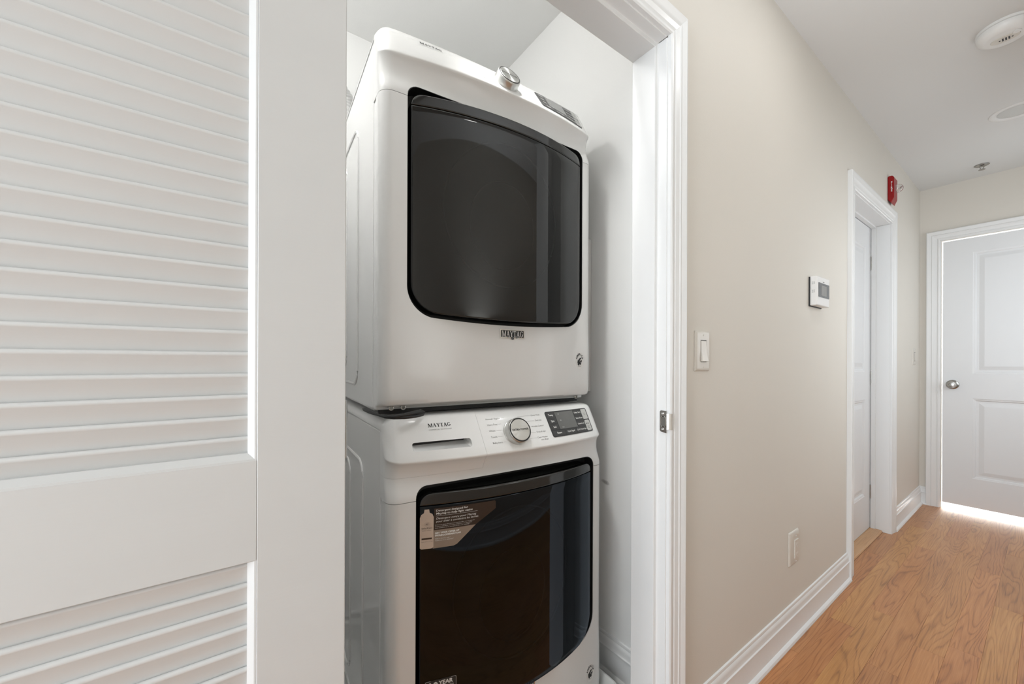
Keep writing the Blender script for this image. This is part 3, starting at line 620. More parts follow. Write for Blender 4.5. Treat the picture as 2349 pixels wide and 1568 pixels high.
def machine(root, is_washer, glass):
    B = root
    def O(name, mb, m, parent=None, **k): return obj(name, mb, m, parent or B, local=True, **k)
    # cabinet
    cb = O('cabinet', MB().box(0.001, W-0.001, 0.0722, 0.72, 0.050 if is_washer else 0.022, 0.9530).box(0.001, W-0.001, 0.047, 0.0722, 0.050 if is_washer else 0.022, 0.7915), enamel, bev=0.004)
    O('top_panel', MB().prism([(0.0, 0.9545), (W, 0.9545)] + [(W-0.042+0.042*cos(radians(a)), 0.956+0.030*sin(radians(a))) for a in range(0, 91, 10)] + [(0.042-0.042*cos(radians(a)), 0.956+0.030*sin(radians(a))) for a in range(90, -1, -10)], 0.0722, 0.722, 1), enamel)
    # pressed ribs on both sides
    for sx, nx in ((0.0, -1), (W, 1)):
        for (ya, yb, za, zb_) in ((0.258, 0.70, 0.075, 0.835), (0.44, 0.56, 0.12, 0.80)):
            P = rrect2d(ya, yb, za, zb_, 0.055, 6); P = P+[P[0]]
            O('pressed_rib', MB().tube([(sx-nx*0.0032, p[0], p[1]) for p in P], 0.006, 8, flat=1.0), enamel)
    # console
    prof = [(0.070, 0.9860, 0.012), (0.062, 0.9855, 0.016), (0.055, 0.9835, BT), (CT[0], CT[1], BT)]
    for q in (0.8, 0.6, 0.4, 0.2, 0.0): prof.append((CL[0]+(CT[0]-CL[0])*q, CL[1]+(CT[1]-CL[1])*q, BL+(BT-BL)*q))
    prof += [(0.0042, 0.8862, BL), (0.0046, 0.8838, BL), (0.0072, 0.8805, 0.0380), (0.0110, 0.875, 0.0370), (0.0145, 0.867, 0.035), (0.0160, 0.857, 0.031), (0.0155, 0.846, 0.026), (0.0125, 0.833, 0.018), (0.0065, 0.820, 0.012), (0.002, 0.808, 0.008), (0.0, 0.800, 0.006), (0.0, 0.7935, 0.006)]
    # the top surface runs back over the cabinet's front edge
    con = O('console', shell(prof, 0.0718, crown=0.030), console_white, label='white slanted control console with a soft lower lip')
    # lid strip from console to top panel is already covered by the top panel
    rec = tmp(MB().prism(outline(-0.006, top=0.8187), -0.2, 0.040, 1), B)
    boolean(con, rec)
    fp_prof = [(0.0, 0.7922, 0.006)] + [(panel_y(0, z)+0.0, z, 0.006) for z in (0.75, 0.70, 0.6, 0.5, 0.4, 0.3, 0.25, 0.22, 0.19, 0.16, 0.13, 0.10, 0.07)] + ([(0.0, 0.060, 0.006), (0.01, 0.054, 0.005), (0.03, 0.053, 0.002)] if is_washer else [(0.0, 0.050, 0.006), (0.003, 0.040, 0.006), (0.010, 0.035, 0.005), (0.03, 0.034, 0.002)])
    fp = O('front_panel', shell(fp_prof, 0.0468), enamel)
    boolean(fp, rec); drop(rec)
    # recess liner
    lin = MB(); o1 = outline(-0.0058, top=0.8187); o2 = outline(-0.0045, top=0.8187); n = len(o1)
    v = [(x, panel_y(x, z)+0.0025, z) for x, z in o1] + [(x, panel_y(x, z)+0.0025, z) for x, z in o2[:n]] + [(x, 0.036, z) for x, z in o2[:n]] + [(x, 0.0385, z) for x, z in o1]
    for j in range(3): lin.f += [(j*n+i, j*n+(i+1) % n, (j+1)*n+(i+1) % n, (j+1)*n+i) for i in range(n)]
    lin.f.append(tuple(range(2*n, 3*n))); lin.v += v
    O('door_recess', lin, black_matt, smooth=False, recalc=False, label='black recess round the door')
    # door with sub-parts
    full = outline(0.0035); ZS = 0.777
    door = O('door', bowed(outline(0.006), r=0.003, back=0.034).shift((0, 0.0075, 0)), black_gloss, label='bowed black glass door with a plain top band')
    O('top_band', bowed(clipz(full, ZS+0.0006, True), r=0.003, thick=0.016), black_gloss, parent=door)
    gl = O('glass_front', bowed(clipz(full, ZS-0.0006, False), r=0.003, thick=0.006), glass, parent=door, recalc=False)
    # bowl ring and drum seen dimly through the glass
    cx, cz = (0.330, 0.542)
    rp = [(cx+0.178*cos(2*pi*i/72), cz+0.196*sin(2*pi*i/72)) for i in range(73)]
    O('porthole_ring', MB().tube([(x, door_y(x, z)+0.0062, z) for x, z in rp], 0.0022, 8), drum_ring, parent=door)
    rp = [(cx+0.160*cos(2*pi*i/72), cz+0.178*sin(2*pi*i/72)) for i in range(73)]
    rp2 = [(cx-0.01+0.10*cos(2*pi*i/72), cz-0.03+0.12*sin(2*pi*i/72)) for i in range(73)]
    O('bowl_ring', MB().tube([(x, door_y(x, z)+0.0066, z) for x, z in rp2], 0.0012, 8), dark_drum, parent=door)
    # badge under the door
    if True:
        bx0, bx1, bz0, bz1 = 0.3247, 0.4068, 0.2095, 0.2345
        if is_washer: pass
        bd = O('badge', plate([(bx0, bz0), ((bx0+bx1)/2-0.012, bz0), ((bx0+bx1)/2, bz0-0.004), ((bx0+bx1)/2+0.012, bz0), (bx1, bz0), (bx1, bz1), (bx0, bz1)], pmap, -0.002, 0.003), chrome, label='chrome framed black badge')
        bdf = O('badge_face', plate([(bx0+0.003, bz0+0.003), (bx1-0.003, bz0+0.003), (bx1-0.003, bz1-0.0025), (bx0+0.003, bz1-0.0025)], pmap, 0.0, 0.0034), ink, parent=bd)
        O('badge_lettering', decal(([(a*0.70, c) for a, c in serif2d('MAYTAG', 0.0165)[0]], serif2d('MAYTAG', 0.0165)[1]), pmap, du=(bx0+bx1)/2+0.0005, dv=(bz0+bz1)/2, lift=0.0038), white_ink, parent=bd, smooth=False)
    # emblem sticker
    ex, ez, er, eh = (0.626, 0.1475, 0.0175, 0.0270)
    E_ = lambda u, vv, l: pmap(u, vv, l)
    pm2 = lambda u, vv, l: (u, panel_y(u, vv)+ (0 if u < W-0.03 else 0.03-sqrt(max(0, 0.03**2-(u-(W-0.03))**2))) - l, vv)
    oval = [(ex+er*cos(2*pi*i/32), ez+eh*sin(2*pi*i/32)) for i in range(32)]
    st = O('oval_sticker', plate(oval, pm2, 0.0, 0.0004, 6), white_plastic, label='small white oval sticker with black lettering and a leaping bird emblem')
    em = MB()
    for i, ch in enumerate('AMERICA'):
        a = radians(158-136*i/6); decal(text2d(ch, 0.0088, bold=0.0004), pm2, em, du=ex+0.0136*cos(a), dv=ez+0.0205*sin(a), lift=0.0007, rot=a-pi/2)
    for P in ([(-0.009, -0.004), (-0.004, -0.006), (0.002, 0.004), (0.0085, 0.010), (0.001, 0.0095), (-0.005, 0.004)], [(-0.008, 0.002), (-0.003, 0.003), (0.006, -0.006), (0.003, -0.011), (-0.001, -0.008), (-0.002, -0.013), (-0.007, -0.010)], [(0.001, 0.001), (0.009, 0.004), (0.0075, -0.003), (0.003, -0.003)]):
        em.add([pm2(ex+a*1.15, ez-0.002+b_*1.15, 0.0007) for a, b_ in P], [tuple(range(len(P)))])
    for i in range(2): decal(text2d('MADE IN USA' if i else 'QUALITY', 0.003), pm2, em, du=ex, dv=ez-0.0185-0.0035*i*0, lift=0.0007) if i == 0 else None
    O('sticker_print', em, ink, parent=st, smooth=False)
    # lettering on the console
    lg = decal(serif2d('MAYTAG', 0.0094, 1.2), cmap, du=0.1335, dv=0.0825)
    O('logo_lettering', lg, ink, smooth=False)
    sm = decal(text2d('COMMERCIAL TECHNOLOGY', 0.0038, spacing=1.1, sx=1.08), cmap, du=0.1335, dv=0.0710)
    O('logo_subtitle', sm, grey_ink, smooth=False)
    if is_washer:
        left = ['Normal / Regular', 'Heavy Duty', 'Whites', 'Towels', 'Bulky Items']; rgt = ['Quick Wash', 'Delicates', 'Wrinkle Control', 'Drain & Spin', 'Clean Washer']
    else:
        left = ['Regular', 'Heavy Duty', 'Whites', 'Towels', 'Bulky Items']; rgt = ['Quick Dry', 'Delicates', 'Wrinkle Control', 'Normal', 'Timed Dry']
    vs = [0.0863, 0.0708, 0.0545, 0.0382, 0.0228]; KX, KV = 0.3420, 0.0440
    for i, (a, c) in enumerate(zip(left, rgt)):
        d = sqrt(max(0, 0.043**2-(vs[i]-KV)**2*0.75))
        ta = text2d(a, 0.0064, 'LEFT'); wa = max(p[0] for p in ta[0]); tx = decal(ta, cmap, du=0.2625, dv=vs[i])
        tb = text2d(c, 0.0064, 'RIGHT'); wb = max(p[0] for p in tb[0])-min(p[0] for p in tb[0]); ty = decal(tb, cmap, du=0.4440, dv=vs[i])
        for mb_, u0, u1 in ((tx, 0.2625+wa+0.003, KX-d), (ty, KX+d, 0.4440-wb-0.003)):
            if u1 > u0: decal(fillpoly([(u0, vs[i]-0.0002), (u1, vs[i]-0.0002), (u1, vs[i]+0.0002), (u0, vs[i]+0.0002)], 3), cmap, mb_)
            O('cycle_name', mb_, grey_ink, smooth=False)
    if is_washer: O('cycle_note', decal(text2d('with affresh', 0.0058, 'RIGHT'), cmap, du=0.4440, dv=0.0158), grey_ink, smooth=False)
    # selector knob
    kc = Vector(console_pt(KX, KV/CLEN)); kn = Vector((0, -0.8930, 0.4500))
    kb = O('selector_knob', MB().lathe([(0.0375, -0.003), (0.0375, 0.003), (0.0362, 0.004), (0.0352, 0.021), (0.0340, 0.024), (0.0318, 0.0252), (0.0300, 0.0252)], kc, kn, 64), brushed, label='round brushed metal selector knob')
    O('knob_ring', MB().lathe([(0.0330, 0.0246), (0.0326, 0.0256), (0.0300, 0.0258), (0.0292, 0.0250)], kc, kn, 64, caps=False), ink, parent=kb, recalc=False)
    face = O('knob_face', MB().lathe([(0.0297, 0.020), (0.0297, 0.0254), (0.0290, 0.0260), (0.0001, 0.0260)], kc, kn, 64, caps=False), knob_face_m, parent=kb)
    tu = Vector((1, 0, 0)); tv = Vector((0, 0.4500, 0.8930))
    km = lambda a, c, l: tuple(kc + kn*(0.0262+l) + tu*a + tv*c)
    O('knob_lettering', decal(text2d('EXTRA POWER', 0.0069, bold=0.0002, spacing=1.12), km, lift=0.0002), ink, parent=kb, smooth=False)
    # display with keys
    D0, D1, V0, V1 = 0.4640, 0.6430, 0.0165, 0.0925
    dp = O('display_panel', plate(rrect2d(D0, D1, V0, V1, 0.006), cmap, -0.001, 0.0012, 12), panel_grey, label='charcoal display panel with touch keys')
    O('display_screen', plate(rrect2d(0.5010, 0.5775, 0.037, 0.0885, 0.001), cmap, 0.001, 0.0016, 6), lcd, parent=dp)
    kt = MB()
    keys = [(0.4675, 0.4985, 0.0725, 0.089, 'Temp'), (0.4675, 0.4985, 0.0545, 0.071, 'Spin'), (0.4675, 0.4985, 0.0370, 0.053, 'Soil'), (0.4675, 0.5170, 0.0200, 0.0350, 'Steam'), (0.5185, 0.5660, 0.0200, 0.0350, 'Cycle Signal'), (0.5675, 0.6140, 0.0200, 0.0350, '12 Hr Fresh Spin'),
            (0.5810, 0.6140, 0.0725, 0.089, 'Delay Start'), (0.5810, 0.6140, 0.0545, 0.071, 'Extra Rinse'), (0.5810, 0.6140, 0.0370, 0.053, 'Control Lock')]
    for a, c, e_, g_, t_ in keys:
        O('key', plate(rrect2d(a, c, e_, g_, 0.0012), cmap, 0.001, 0.0015, 3), key_grey, parent=dp)
        sz = 0.0078 if len(t_) < 6 else 0.0066; tt = text2d(t_, sz, bold=0.00015); wd = max(p[0] for p in tt[0])-min(p[0] for p in tt[0]); lim = (c-a)-0.002
        if wd > lim: tt = ([(p[0]*lim/wd, p[1]) for p in tt[0]], tt[1])
        decal(tt, cmap, kt, du=(a+c)/2, dv=(e_+g_)/2, lift=0.0018)
    for i, v_ in enumerate((0.082, 0.063, 0.042)): decal(text2d(('Hot', 'High', 'Heavy')[i], 0.0032, 'LEFT'), cmap, kt, du=0.512, dv=v_, lift=0.002)
    O('key_lettering', kt, white_ink, parent=dp, smooth=False)
    O('power_key', plate(rrect2d(0.6165, 0.6390, 0.0570, 0.0895, 0.0025), cmap, 0.001, 0.0018, 3), key_light, parent=dp)
    O('start_key', plate(rrect2d(0.6165, 0.6390, 0.0200, 0.0535, 0.0050), cmap, 0.001, 0.0018, 3), key_light, parent=dp)
    ik = MB(); rr = [(0.6278+0.0036*cos(radians(120+300*i/16)), 0.0735+0.0042*sin(radians(120+300*i/16))) for i in range(17)]
    for i in range(16):
        a, c = rr[i], rr[i+1]; ik.add([cmap(a[0], a[1], 0.0021), cmap(c[0], c[1], 0.0021), cmap(0.6278+(c[0]-0.6278)*0.86, 0.0735+(c[1]-0.0735)*0.86, 0.0021), cmap(0.6278+(a[0]-0.6278)*0.86, 0.0735+(a[1]-0.0735)*0.86, 0.0021)], [(0, 1, 2, 3)])
    O('key_symbol', ik, ink, parent=dp, smooth=False); ik = MB()
    ik.add([cmap(0.6215, 0.045, 0.0021), cmap(0.6215, 0.039, 0.0021), cmap(0.6265, 0.042, 0.0021)], [(0, 1, 2)])
    for u0 in (0.6285, 0.6312): ik.add([cmap(u0, 0.039, 0.0021), cmap(u0+0.0012, 0.039, 0.0021), cmap(u0+0.0012, 0.045, 0.0021), cmap(u0, 0.045, 0.0021)], [(0, 1, 2, 3)])
    decal(text2d('Start', 0.0045), cmap, ik, du=0.6278, dv=0.0330, lift=0.0021); decal(text2d('Pause', 0.0045), cmap, ik, du=0.6278, dv=0.0285, lift=0.0021)
    O('key_symbol', ik, ink, parent=dp, smooth=False)
    return con, door

# knob face: turned metal with a conical sheen from anisotropy
m = bpy.data.materials.new('turned_metal_face'); m.use_nodes = True; nt = m.node_tree; p = nt.nodes['Principled BSDF']
p.inputs['Base Color'].default_value = (0.70, 0.70, 0.68, 1); p.inputs['Metallic'].default_value = 1.0; p.inputs['Roughness'].default_value = 0.30; p.inputs['Anisotropic'].default_value = 0.85
tg = nt.nodes.new('ShaderNodeTangent'); tg.direction_type = 'RADIAL'; tg.axis = 'Y'; nt.links.new(tg.outputs[0], p.inputs['Tangent'])
knob_face_m = m

XW = 0.262
dry = thing('stacked_dryer', 'white front-loading dryer stacked on top of the washer in the closet', 'dryer', (0.2751, 0.3197, 0.951)); dry.rotation_euler.z = radians(-2.894)
con_d, door_d = machine(dry, False, smoked)
ws = thing('washing_machine', 'white front-loading washer under the dryer with a sticker on its black door', 'washing machine', (0.2802, 0.2694, -0.0271)); ws.rotation_euler.z = radians(-2.4915)
con_w, door_w = machine(ws, True, smoked_dark)
# washer: dispenser drawer split out of the console, with its finger slot
def sides(x0, x1, z0, z1): return tmp(MB().box(x0, x1, -0.15, 0.2, z0, z1), ws)
dr = con_w.copy(); dr.data = con_w.data.copy(); dr.name = 'detergent_drawer'; COL.objects.link(dr); dr['label'] = 'dispenser drawer front with a finger slot'
c1 = sides(-0.05, 0.2378, 0.8482, 1.1); boolean(dr, c1, 'INTERSECT'); c2 = sides(-0.06, 0.2382, 0.8478, 1.2); boolean(con_w, c2); drop(c1, c2)
slot = MB(); P = rrect2d(0.0585, 0.2058, 0.0212, 0.0428, 0.006)
def slot_back(a, c, dy=0.030):
    q = console_pt(0.13, 0.30); return (0.132+(a-0.132)*0.96, q[1]+dy, q[2]+0.002+(c-0.0212)*0.42)
n = len(P); slot.add([cmap(a, c, 0.01) for a, c in P] + [cmap(a, c, 0.0) for a, c in P] + [slot_back(a, c) for a, c in P], [tuple(range(n)), tuple(range(3*n-1, 2*n-1, -1))] + [(k*n+i, (k+1)*n+i, (k+1)*n+(i+1) % n, k*n+(i+1) % n) for i in range(n) for k in range(2)])
cs = tmp(slot, ws); boolean(dr, cs); drop(cs)
obj('slot_back', MB().add([slot_back(a, c, 0.0296) for a, c in P], [tuple(range(n))]), black_matt, dr, local=True, smooth=False)  # black sheet that paints in the shade at the slot's back
# washer: door sticker (beige bottle shape on a brown and taupe label) and warranty sticker, on the bowed door
SX = -XW
def smap(x, z, l=0.0): return dmap(0.0742+(x+SX-0.0752)*1.145, 0.6760+(z-0.6665)*1.08, l)
st = obj('detergent_sticker', MB().add(*[[smap(a, c, 0.0006) for a, c in fillpoly([(0.362, 0.6655), (0.404, 0.6655), (0.4115, 0.6685), (0.452, 0.7055), (0.3645, 0.7055)], 6)[0]], fillpoly([(0.362, 0.6655), (0.404, 0.6655), (0.4115, 0.6685), (0.452, 0.7055), (0.3645, 0.7055)], 6)[1]]), taupe, door_w, local=True, smooth=False, label='brown and beige paper sticker with a bottle picture')
bp = [(0.3645, 0.7055), (0.452, 0.7055), (0.4985, 0.7350), (0.4985, 0.7510), (0.4960, 0.7535), (0.3645, 0.7535)]
v, f = fillpoly(bp, 8); obj('brown_field', MB().add([smap(a, c, 0.0007) for a, c in v], f), brown, st, local=True, smooth=False)
bt = [(0.3372, 0.6690), (0.3400, 0.6665), (0.3600, 0.6665), (0.3635, 0.6690), (0.3640, 0.7350), (0.3615, 0.7420), (0.3560, 0.7455), (0.3550, 0.7525), (0.3460, 0.7525), (0.3450, 0.7455), (0.3395, 0.7420), (0.3372, 0.7350)]
bm_ = MB()
v, f = fillpoly([p for p in bt if p[1] < 0.746], 5); bm_.add([smap(a, c, 0.0010) for a, c in v], f)
bm_.add([smap(a, c, 0.0010) for a, c in ((0.3450, 0.7450), (0.3560, 0.7450), (0.3550, 0.7530), (0.3460, 0.7530))], [(0, 1, 2, 3)])
obj('bottle_picture', bm_, beige, st, local=True, smooth=False)
tw = MB()
def T_(body, size, x, z, al='LEFT', lift=0.0009, mb=None, shear=0.0, bold=0.0, maxw=None):
    t = text2d(body, size, al, bold=bold, shear=shear)
    if maxw:
        wd = max(p[0] for p in t[0])-min(p[0] for p in t[0])
        t = ([(p[0]*maxw/wd, p[1]) for p in t[0]], t[1])
    decal(t, smap, mb, du=x, dv=z, lift=lift)
T_('Detergent designed for', 0.0062, 0.3685, 0.7480, mb=tw, bold=0.0001, maxw=0.066); T_('Maytag to help fight stains', 0.0062, 0.3685, 0.7415, mb=tw, bold=0.0001, shear=0.1, maxw=0.076)
T_('Détergent conçu pour Maytag', 0.0062, 0.3685, 0.7305, mb=tw, shear=0.2, maxw=0.084); T_('pour aider à combattre les taches', 0.0062, 0.3685, 0.7240, mb=tw, shear=0.2, maxw=0.089)
v, f = fillpoly([(0.3685, 0.7362), (0.456, 0.7362), (0.456, 0.7366), (0.3685, 0.7366)], 6); tw.add([smap(a, c, 0.0009) for a, c in v], f)
for i, s_ in enumerate(('Small print about the detergent and the offer, see the pack for', 'directions and safety information before first use of product.', 'Petits caracteres sur le detergent et offre, voir emballage')): T_(s_, 0.0023, 0.3665, 0.7165-0.0034*i, mb=tw, maxw=0.083-0.006*i)
T_('GET YOUR OFFER AT', 0.0050, 0.3665, 0.6985, mb=tw, bold=0.0003, maxw=0.050); T_('SWASH.COM/MAYTAG', 0.0050, 0.3665, 0.6930, mb=tw, bold=0.0003, maxw=0.053)
T_('Valid in the U.S. only.*', 0.0034, 0.3665, 0.6860, mb=tw, maxw=0.031); T_('Valable aux É.-U. seulement*', 0.0034, 0.3665, 0.6820, mb=tw, maxw=0.038)
obj('sticker_lettering', tw, white_ink, st, local=True, smooth=False)
tb = MB(); T_('SWASH', 0.0062, 0.3506, 0.7115, 'CENTER', 0.0013, tb, maxw=0.0200); T_('LAUNDRY DETERGENT', 0.0020, 0.3506, 0.7065, 'CENTER', 0.0013, tb, maxw=0.018); T_('LIQUID SOAP  32 FL OZ', 0.0018, 0.3506, 0.6820, 'CENTER', 0.0013, tb, maxw=0.022)
tb.add([smap(a, c, 0.0013) for a, c in ((0.3405, 0.6870), (0.3605, 0.6870), (0.3605, 0.6905), (0.3405, 0.6905))], [(0, 1, 2, 3)])
for a in range(0, 180, 30):
    ca, sa = cos(radians(a)), sin(radians(a)); tb.add([smap(0.3506+ca*u-sa*0.0001*k, 0.7205+sa*u*1.0+ca*0.0001*k, 0.0013) for u, k in ((-0.0055, -1), (0.0055, -1), (0.0055, 1), (-0.0055, 1))], [(0, 1, 2, 3)])
obj('bottle_lettering', tb, brown, st, local=True, smooth=False)
smap_label = smap
def smap(x, z, l=0.0): return dmap(x+SX, z, l)
# warranty sticker low on the washer door
wy = obj('warranty_sticker', decal(fillpoly(rrect2d(0.348, 0.4215, 0.318, 0.3595, 0.003), 6), smap, lift=0.0006), ink, door_w, local=True, smooth=False, label='black warranty sticker with a thin pale frame')
fr = MB(); Pq = rrect2d(0.3490, 0.4205, 0.319, 0.3585, 0.003); Pq2 = rrect2d(0.3495, 0.4200, 0.3195, 0.3580, 0.003); n = len(Pq)
fr.add([smap(a, c, 0.0009) for a, c in Pq] + [smap(a, c, 0.0009) for a, c in Pq2], [(i, (i+1) % n, n+(i+1) % n, n+i) for i in range(n)])
T_('10', 0.026, 0.354, 0.3440, mb=fr, bold=0.0008, maxw=0.020); T_('YEAR', 0.0135, 0.380, 0.3500, mb=fr, bold=0.0005, maxw=0.034); T_('LIMITED PARTS', 0.0062, 0.380, 0.3400, mb=fr, maxw=0.034); T_('WARRANTY', 0.0062, 0.380, 0.3335, mb=fr, maxw=0.034)
obj('sticker_lettering', fr, white_ink, wy, local=True, smooth=False)
# dryer: feet, bottom rail and brackets under the front
def DO(name, mb, m, **k): return obj(name, mb, m, dry, local=True, **k)
for x in (0.06, W-0.06): DO('foot', MB().lathe([(0.018, 0.0085), (0.020, 0.010), (0.020, 0.014), (0.010, 0.016), (0.010, 0.026)], (x, 0.085, 0), (0, 0, 1), 24), pan_white)
DO('bottom_rail', MB().box(0.03, W-0.03, 0.034, 0.045, 0.0270, 0.034), gasket, bev=0.001)
DO('base_skirt', MB().box(0.012, W-0.012, 0.060, 0.066, 0.0100, 0.0235), black_matt)
for x in (0.035, 0.065, W-0.045):
    DO('bracket_screw', MB().lathe([(0.0065, 0), (0.0065, 0.002), (0.004, 0.003), (0.0038, 0.001), (0.001, 0.001)], (x, 0.030, 0.0275), (0, -1, 0), 20), nickel)
# washer feet
for x in (0.06, W-0.06):
    for y in (0.08, 0.68): obj('foot', MB().lathe([(0.02, 0.0375), (0.022, 0.040), (0.012, 0.044), (0.012, 0.051)], (x, y, 0), (0, 0, 1), 24), black_matt, ws, local=True)
# black strap on the washer lid at the dryer's front left foot
s1 = [(0.2715, 0.455, 0.9690), (0.2725, 0.440, 0.9680), (0.2740, 0.400, 0.9665), (0.2752, 0.365, 0.9660), (0.2765, 0.335, 0.9655), (0.2800, 0.305, 0.9650), (0.2880, 0.288, 0.9655), (0.3000, 0.277, 0.9665), (0.3180, 0.272, 0.9690), (0.3400, 0.274, 0.9720), (0.3620, 0.284, 0.9730), (0.3760, 0.298, 0.9700)]
stp = thing('black_strap', 'twisted black strap squeezed under the front left corner of the dryer', 'strap', (0.276, 0.34, 0.960))
obj('strap_band', MB().tube(s1, [0.0015, 0.0045, 0.005, 0.0042, 0.003, 0.0035, 0.004, 0.0045, 0.005, 0.0055, 0.006, 0.003], 8, flat=1.0), black_matt, stp)
s2 = [(0.281, 0.300, 0.9640), (0.296, 0.280, 0.9635), (0.318, 0.270, 0.9640), (0.345, 0.272, 0.9645), (0.368, 0.286, 0.9650), (0.378, 0.298, 0.9690)]
obj('strap_band', MB().tube(s2, [0.003, 0.0035, 0.004, 0.004, 0.004, 0.003], 8), black_matt, stp)
# drain pan
PX0, PX1, PY0, PY1 = 0.215, 0.992, 0.170, 1.02
def panring(d, z, r): return [(x, y, z) for x, y in rrect2d(PX0+d, PX1-d, PY0+d, PY1-d, r, 6)]
lv = [panring(0.012, 0.0005, 0.05), panring(0.004, 0.045, 0.055), panring(-0.004, 0.062, 0.06), panring(-0.004, 0.066, 0.06), panring(0.002, 0.068, 0.055), panring(0.006, 0.064, 0.05), panring(0.012, 0.045, 0.05), panring(0.020, 0.009, 0.045)]
pn = MB(); n = len(lv[0])
for l in lv: pn.v += l
for j in range(len(lv)-1): pn.f += [(j*n+i, j*n+(i+1) % n, (j+1)*n+(i+1) % n, (j+1)*n+i) for i in range(n)]
pn.f.append(tuple(range(n-1, -1, -1))); pn.f.append(tuple(range((len(lv)-1)*n, len(lv)*n)))
tag(obj('drain_pan', pn, pan_white, origin=(0.6, 0.6, 0)), 'white plastic drain pan with raised rim under the washer', 'drain pan')
# foil vent duct behind the dryer
dp = []; NS = 90
for i in range(NS):
    t = i/(NS-1)
    if t < 0.55: p = (0.353, 1.106, 1.55+0.57*t/0.55)
    else:
        a = (t-0.55)/0.45*radians(85); p = (0.353-0.09*(1-cos(a)), 1.106+0.006*(1-cos(a)), 2.12+0.09*sin(a))
    dp.append(p)
rad = [0.056+(0.0035 if i % 3 == 0 else -0.0015) for i in range(NS)]
tag(obj('vent_duct', MB().tube(dp, rad, 24), foil, angle=20), 'ribbed aluminium foil vent duct rising behind the dryer', 'duct')
# narrow white strip on the closet wall
tag(obj('cable_raceway', MB().box(CW-0.022, CW, 0.395, 0.425, 0.985, 1.55), white_plastic, bev=0.003), 'narrow white strip on the closet wall right of the dryer', 'raceway')
# assumed closet lamp, put out of view on the left to light the dryer's side
cl = thing('assumed_closet_light', 'assumed small white ceiling light inside the closet out of view left of the dryer', 'light', (-0.02, 0.52, CH))
obj('lamp_base', MB().lathe([(0.07, 0), (0.07, -0.02), (0.06, -0.03)], (-0.02, 0.52, CH), (0, 0, 1), 32), white_plastic, cl)
obj('lamp_shade', MB().lathe([(0.055, -0.03), (0.06, -0.05), (0.05, -0.075), (0.02, -0.09)], (-0.02, 0.52, CH), (0, 0, 1), 32), emis('closet_lamp_glass', (1, 1, 0.97, 1), 6.0), cl)

# ------------------------------------------------------------------ small things in the hallway
def plate_on_wall(mb, x0, x1, z0, z1, d, bevel):
    """bevelled cover plate"""
    a = [(x0, 0, z0), (x1, 0, z0), (x1, 0, z1), (x0, 0, z1)]
    c = [(x0+bevel*0.25, -d*0.55, z0+bevel*0.25), (x1-bevel*0.25, -d*0.55, z0+bevel*0.25), (x1-bevel*0.25, -d*0.55, z1-bevel*0.25), (x0+bevel*0.25, -d*0.55, z1-bevel*0.25)]
    e = [(x0+bevel, -d, z0+bevel), (x1-bevel, -d, z0+bevel), (x1-bevel, -d, z1-bevel), (x0+bevel, -d, z1-bevel)]
    return mb.add(a+c+e, [(j*4+i, j*4+(i+1) % 4, (j+1)*4+(i+1) % 4, (j+1)*4+i) for j in range(2) for i in range(4)] + [(8, 9, 10, 11), (0, 1, 2, 3)])
def switch(x0, x1, z0, z1, label):
    cx, cz = (x0+x1)/2, (z0+z1)/2; w_ = x1-x0; h_ = z1-z0
    t = thing('light_switch', label, 'switch', (cx, 0, cz))
    obj('cover_plate', plate_on_wall(MB(), x0, x1, z0, z1, 0.0062, 0.010), ivory, t, bev=0.0012)
    rw = w_*0.175; rh = h_*0.262; yo = -0.0058
    obj('frame', MB().box(cx-rw-0.0012, cx+rw+0.0012, yo-0.0010, yo+0.002, cz-rh-0.0012, cz+rh+0.0012), slot_dark, t)
    obj('rocker', MB().prism([(yo+0.001, cz-rh), (yo-0.0085, cz-rh+0.0008), (yo-0.0022, cz-0.002), (yo-0.0014, cz+rh-0.0015), (yo+0.001, cz+rh-0.0015)], cx-rw, cx+rw, 0), ivory, t, bev=0.0006)
    for s in (1, -1): obj('screw', MB().lathe([(0.0028, 0), (0.0028, 0.0008), (0.0015, 0.0013), (0.0005, 0.0008)], (cx, -0.006, cz+s*(h_*0.395)), (0, -1, 0), 14), ivory, t)
    return t
switch(1.078, 1.160, 1.068, 1.187, 'cream rocker light switch on the wall beside the closet casing')
switch(4.085, 4.185, 1.080, 1.205, 'small cream light switch near the far corner past the middle door')
# outlet
x0, x1, z0, z1 = 1.770, 1.868, 0.287, 0.423
ot = thing('wall_outlet', 'cream double socket outlet low on the hallway wall', 'outlet', ((x0+x1)/2, 0, (z0+z1)/2))
obj('cover_plate', plate_on_wall(MB(), x0, x1, z0, z1, 0.011, 0.020), ivory, ot, bev=0.002)
cx, cz = (x0+x1)/2, (z0+z1)/2
ins = obj('socket_insert', MB().box(cx-0.019, cx+0.019, -0.0145, -0.009, cz-0.036, cz+0.036), ivory, ot, bev=0.0008)
for s in (1, -1):
    for dx, hh in ((-0.007, 0.005), (0.007, 0.0042)): obj('slot', MB().box(cx+dx-0.0012, cx+dx+0.0012, -0.0149, -0.0143, cz+s*0.019+0.002-hh, cz+s*0.019+0.002+hh), white_plastic, ot)
    obj('slot', MB().lathe([(0.0026, 0), (0.0026, 0.0005)], (cx, -0.0144, cz+s*0.019-0.009), (0, -1, 0), 12), white_plastic, ot)
    obj('screw', MB().lathe([(0.003, 0), (0.003, 0.001), (0.001, 0.0015)], (cx, -0.011, cz+s*0.050), (0, -1, 0), 14), white_plastic, ot)
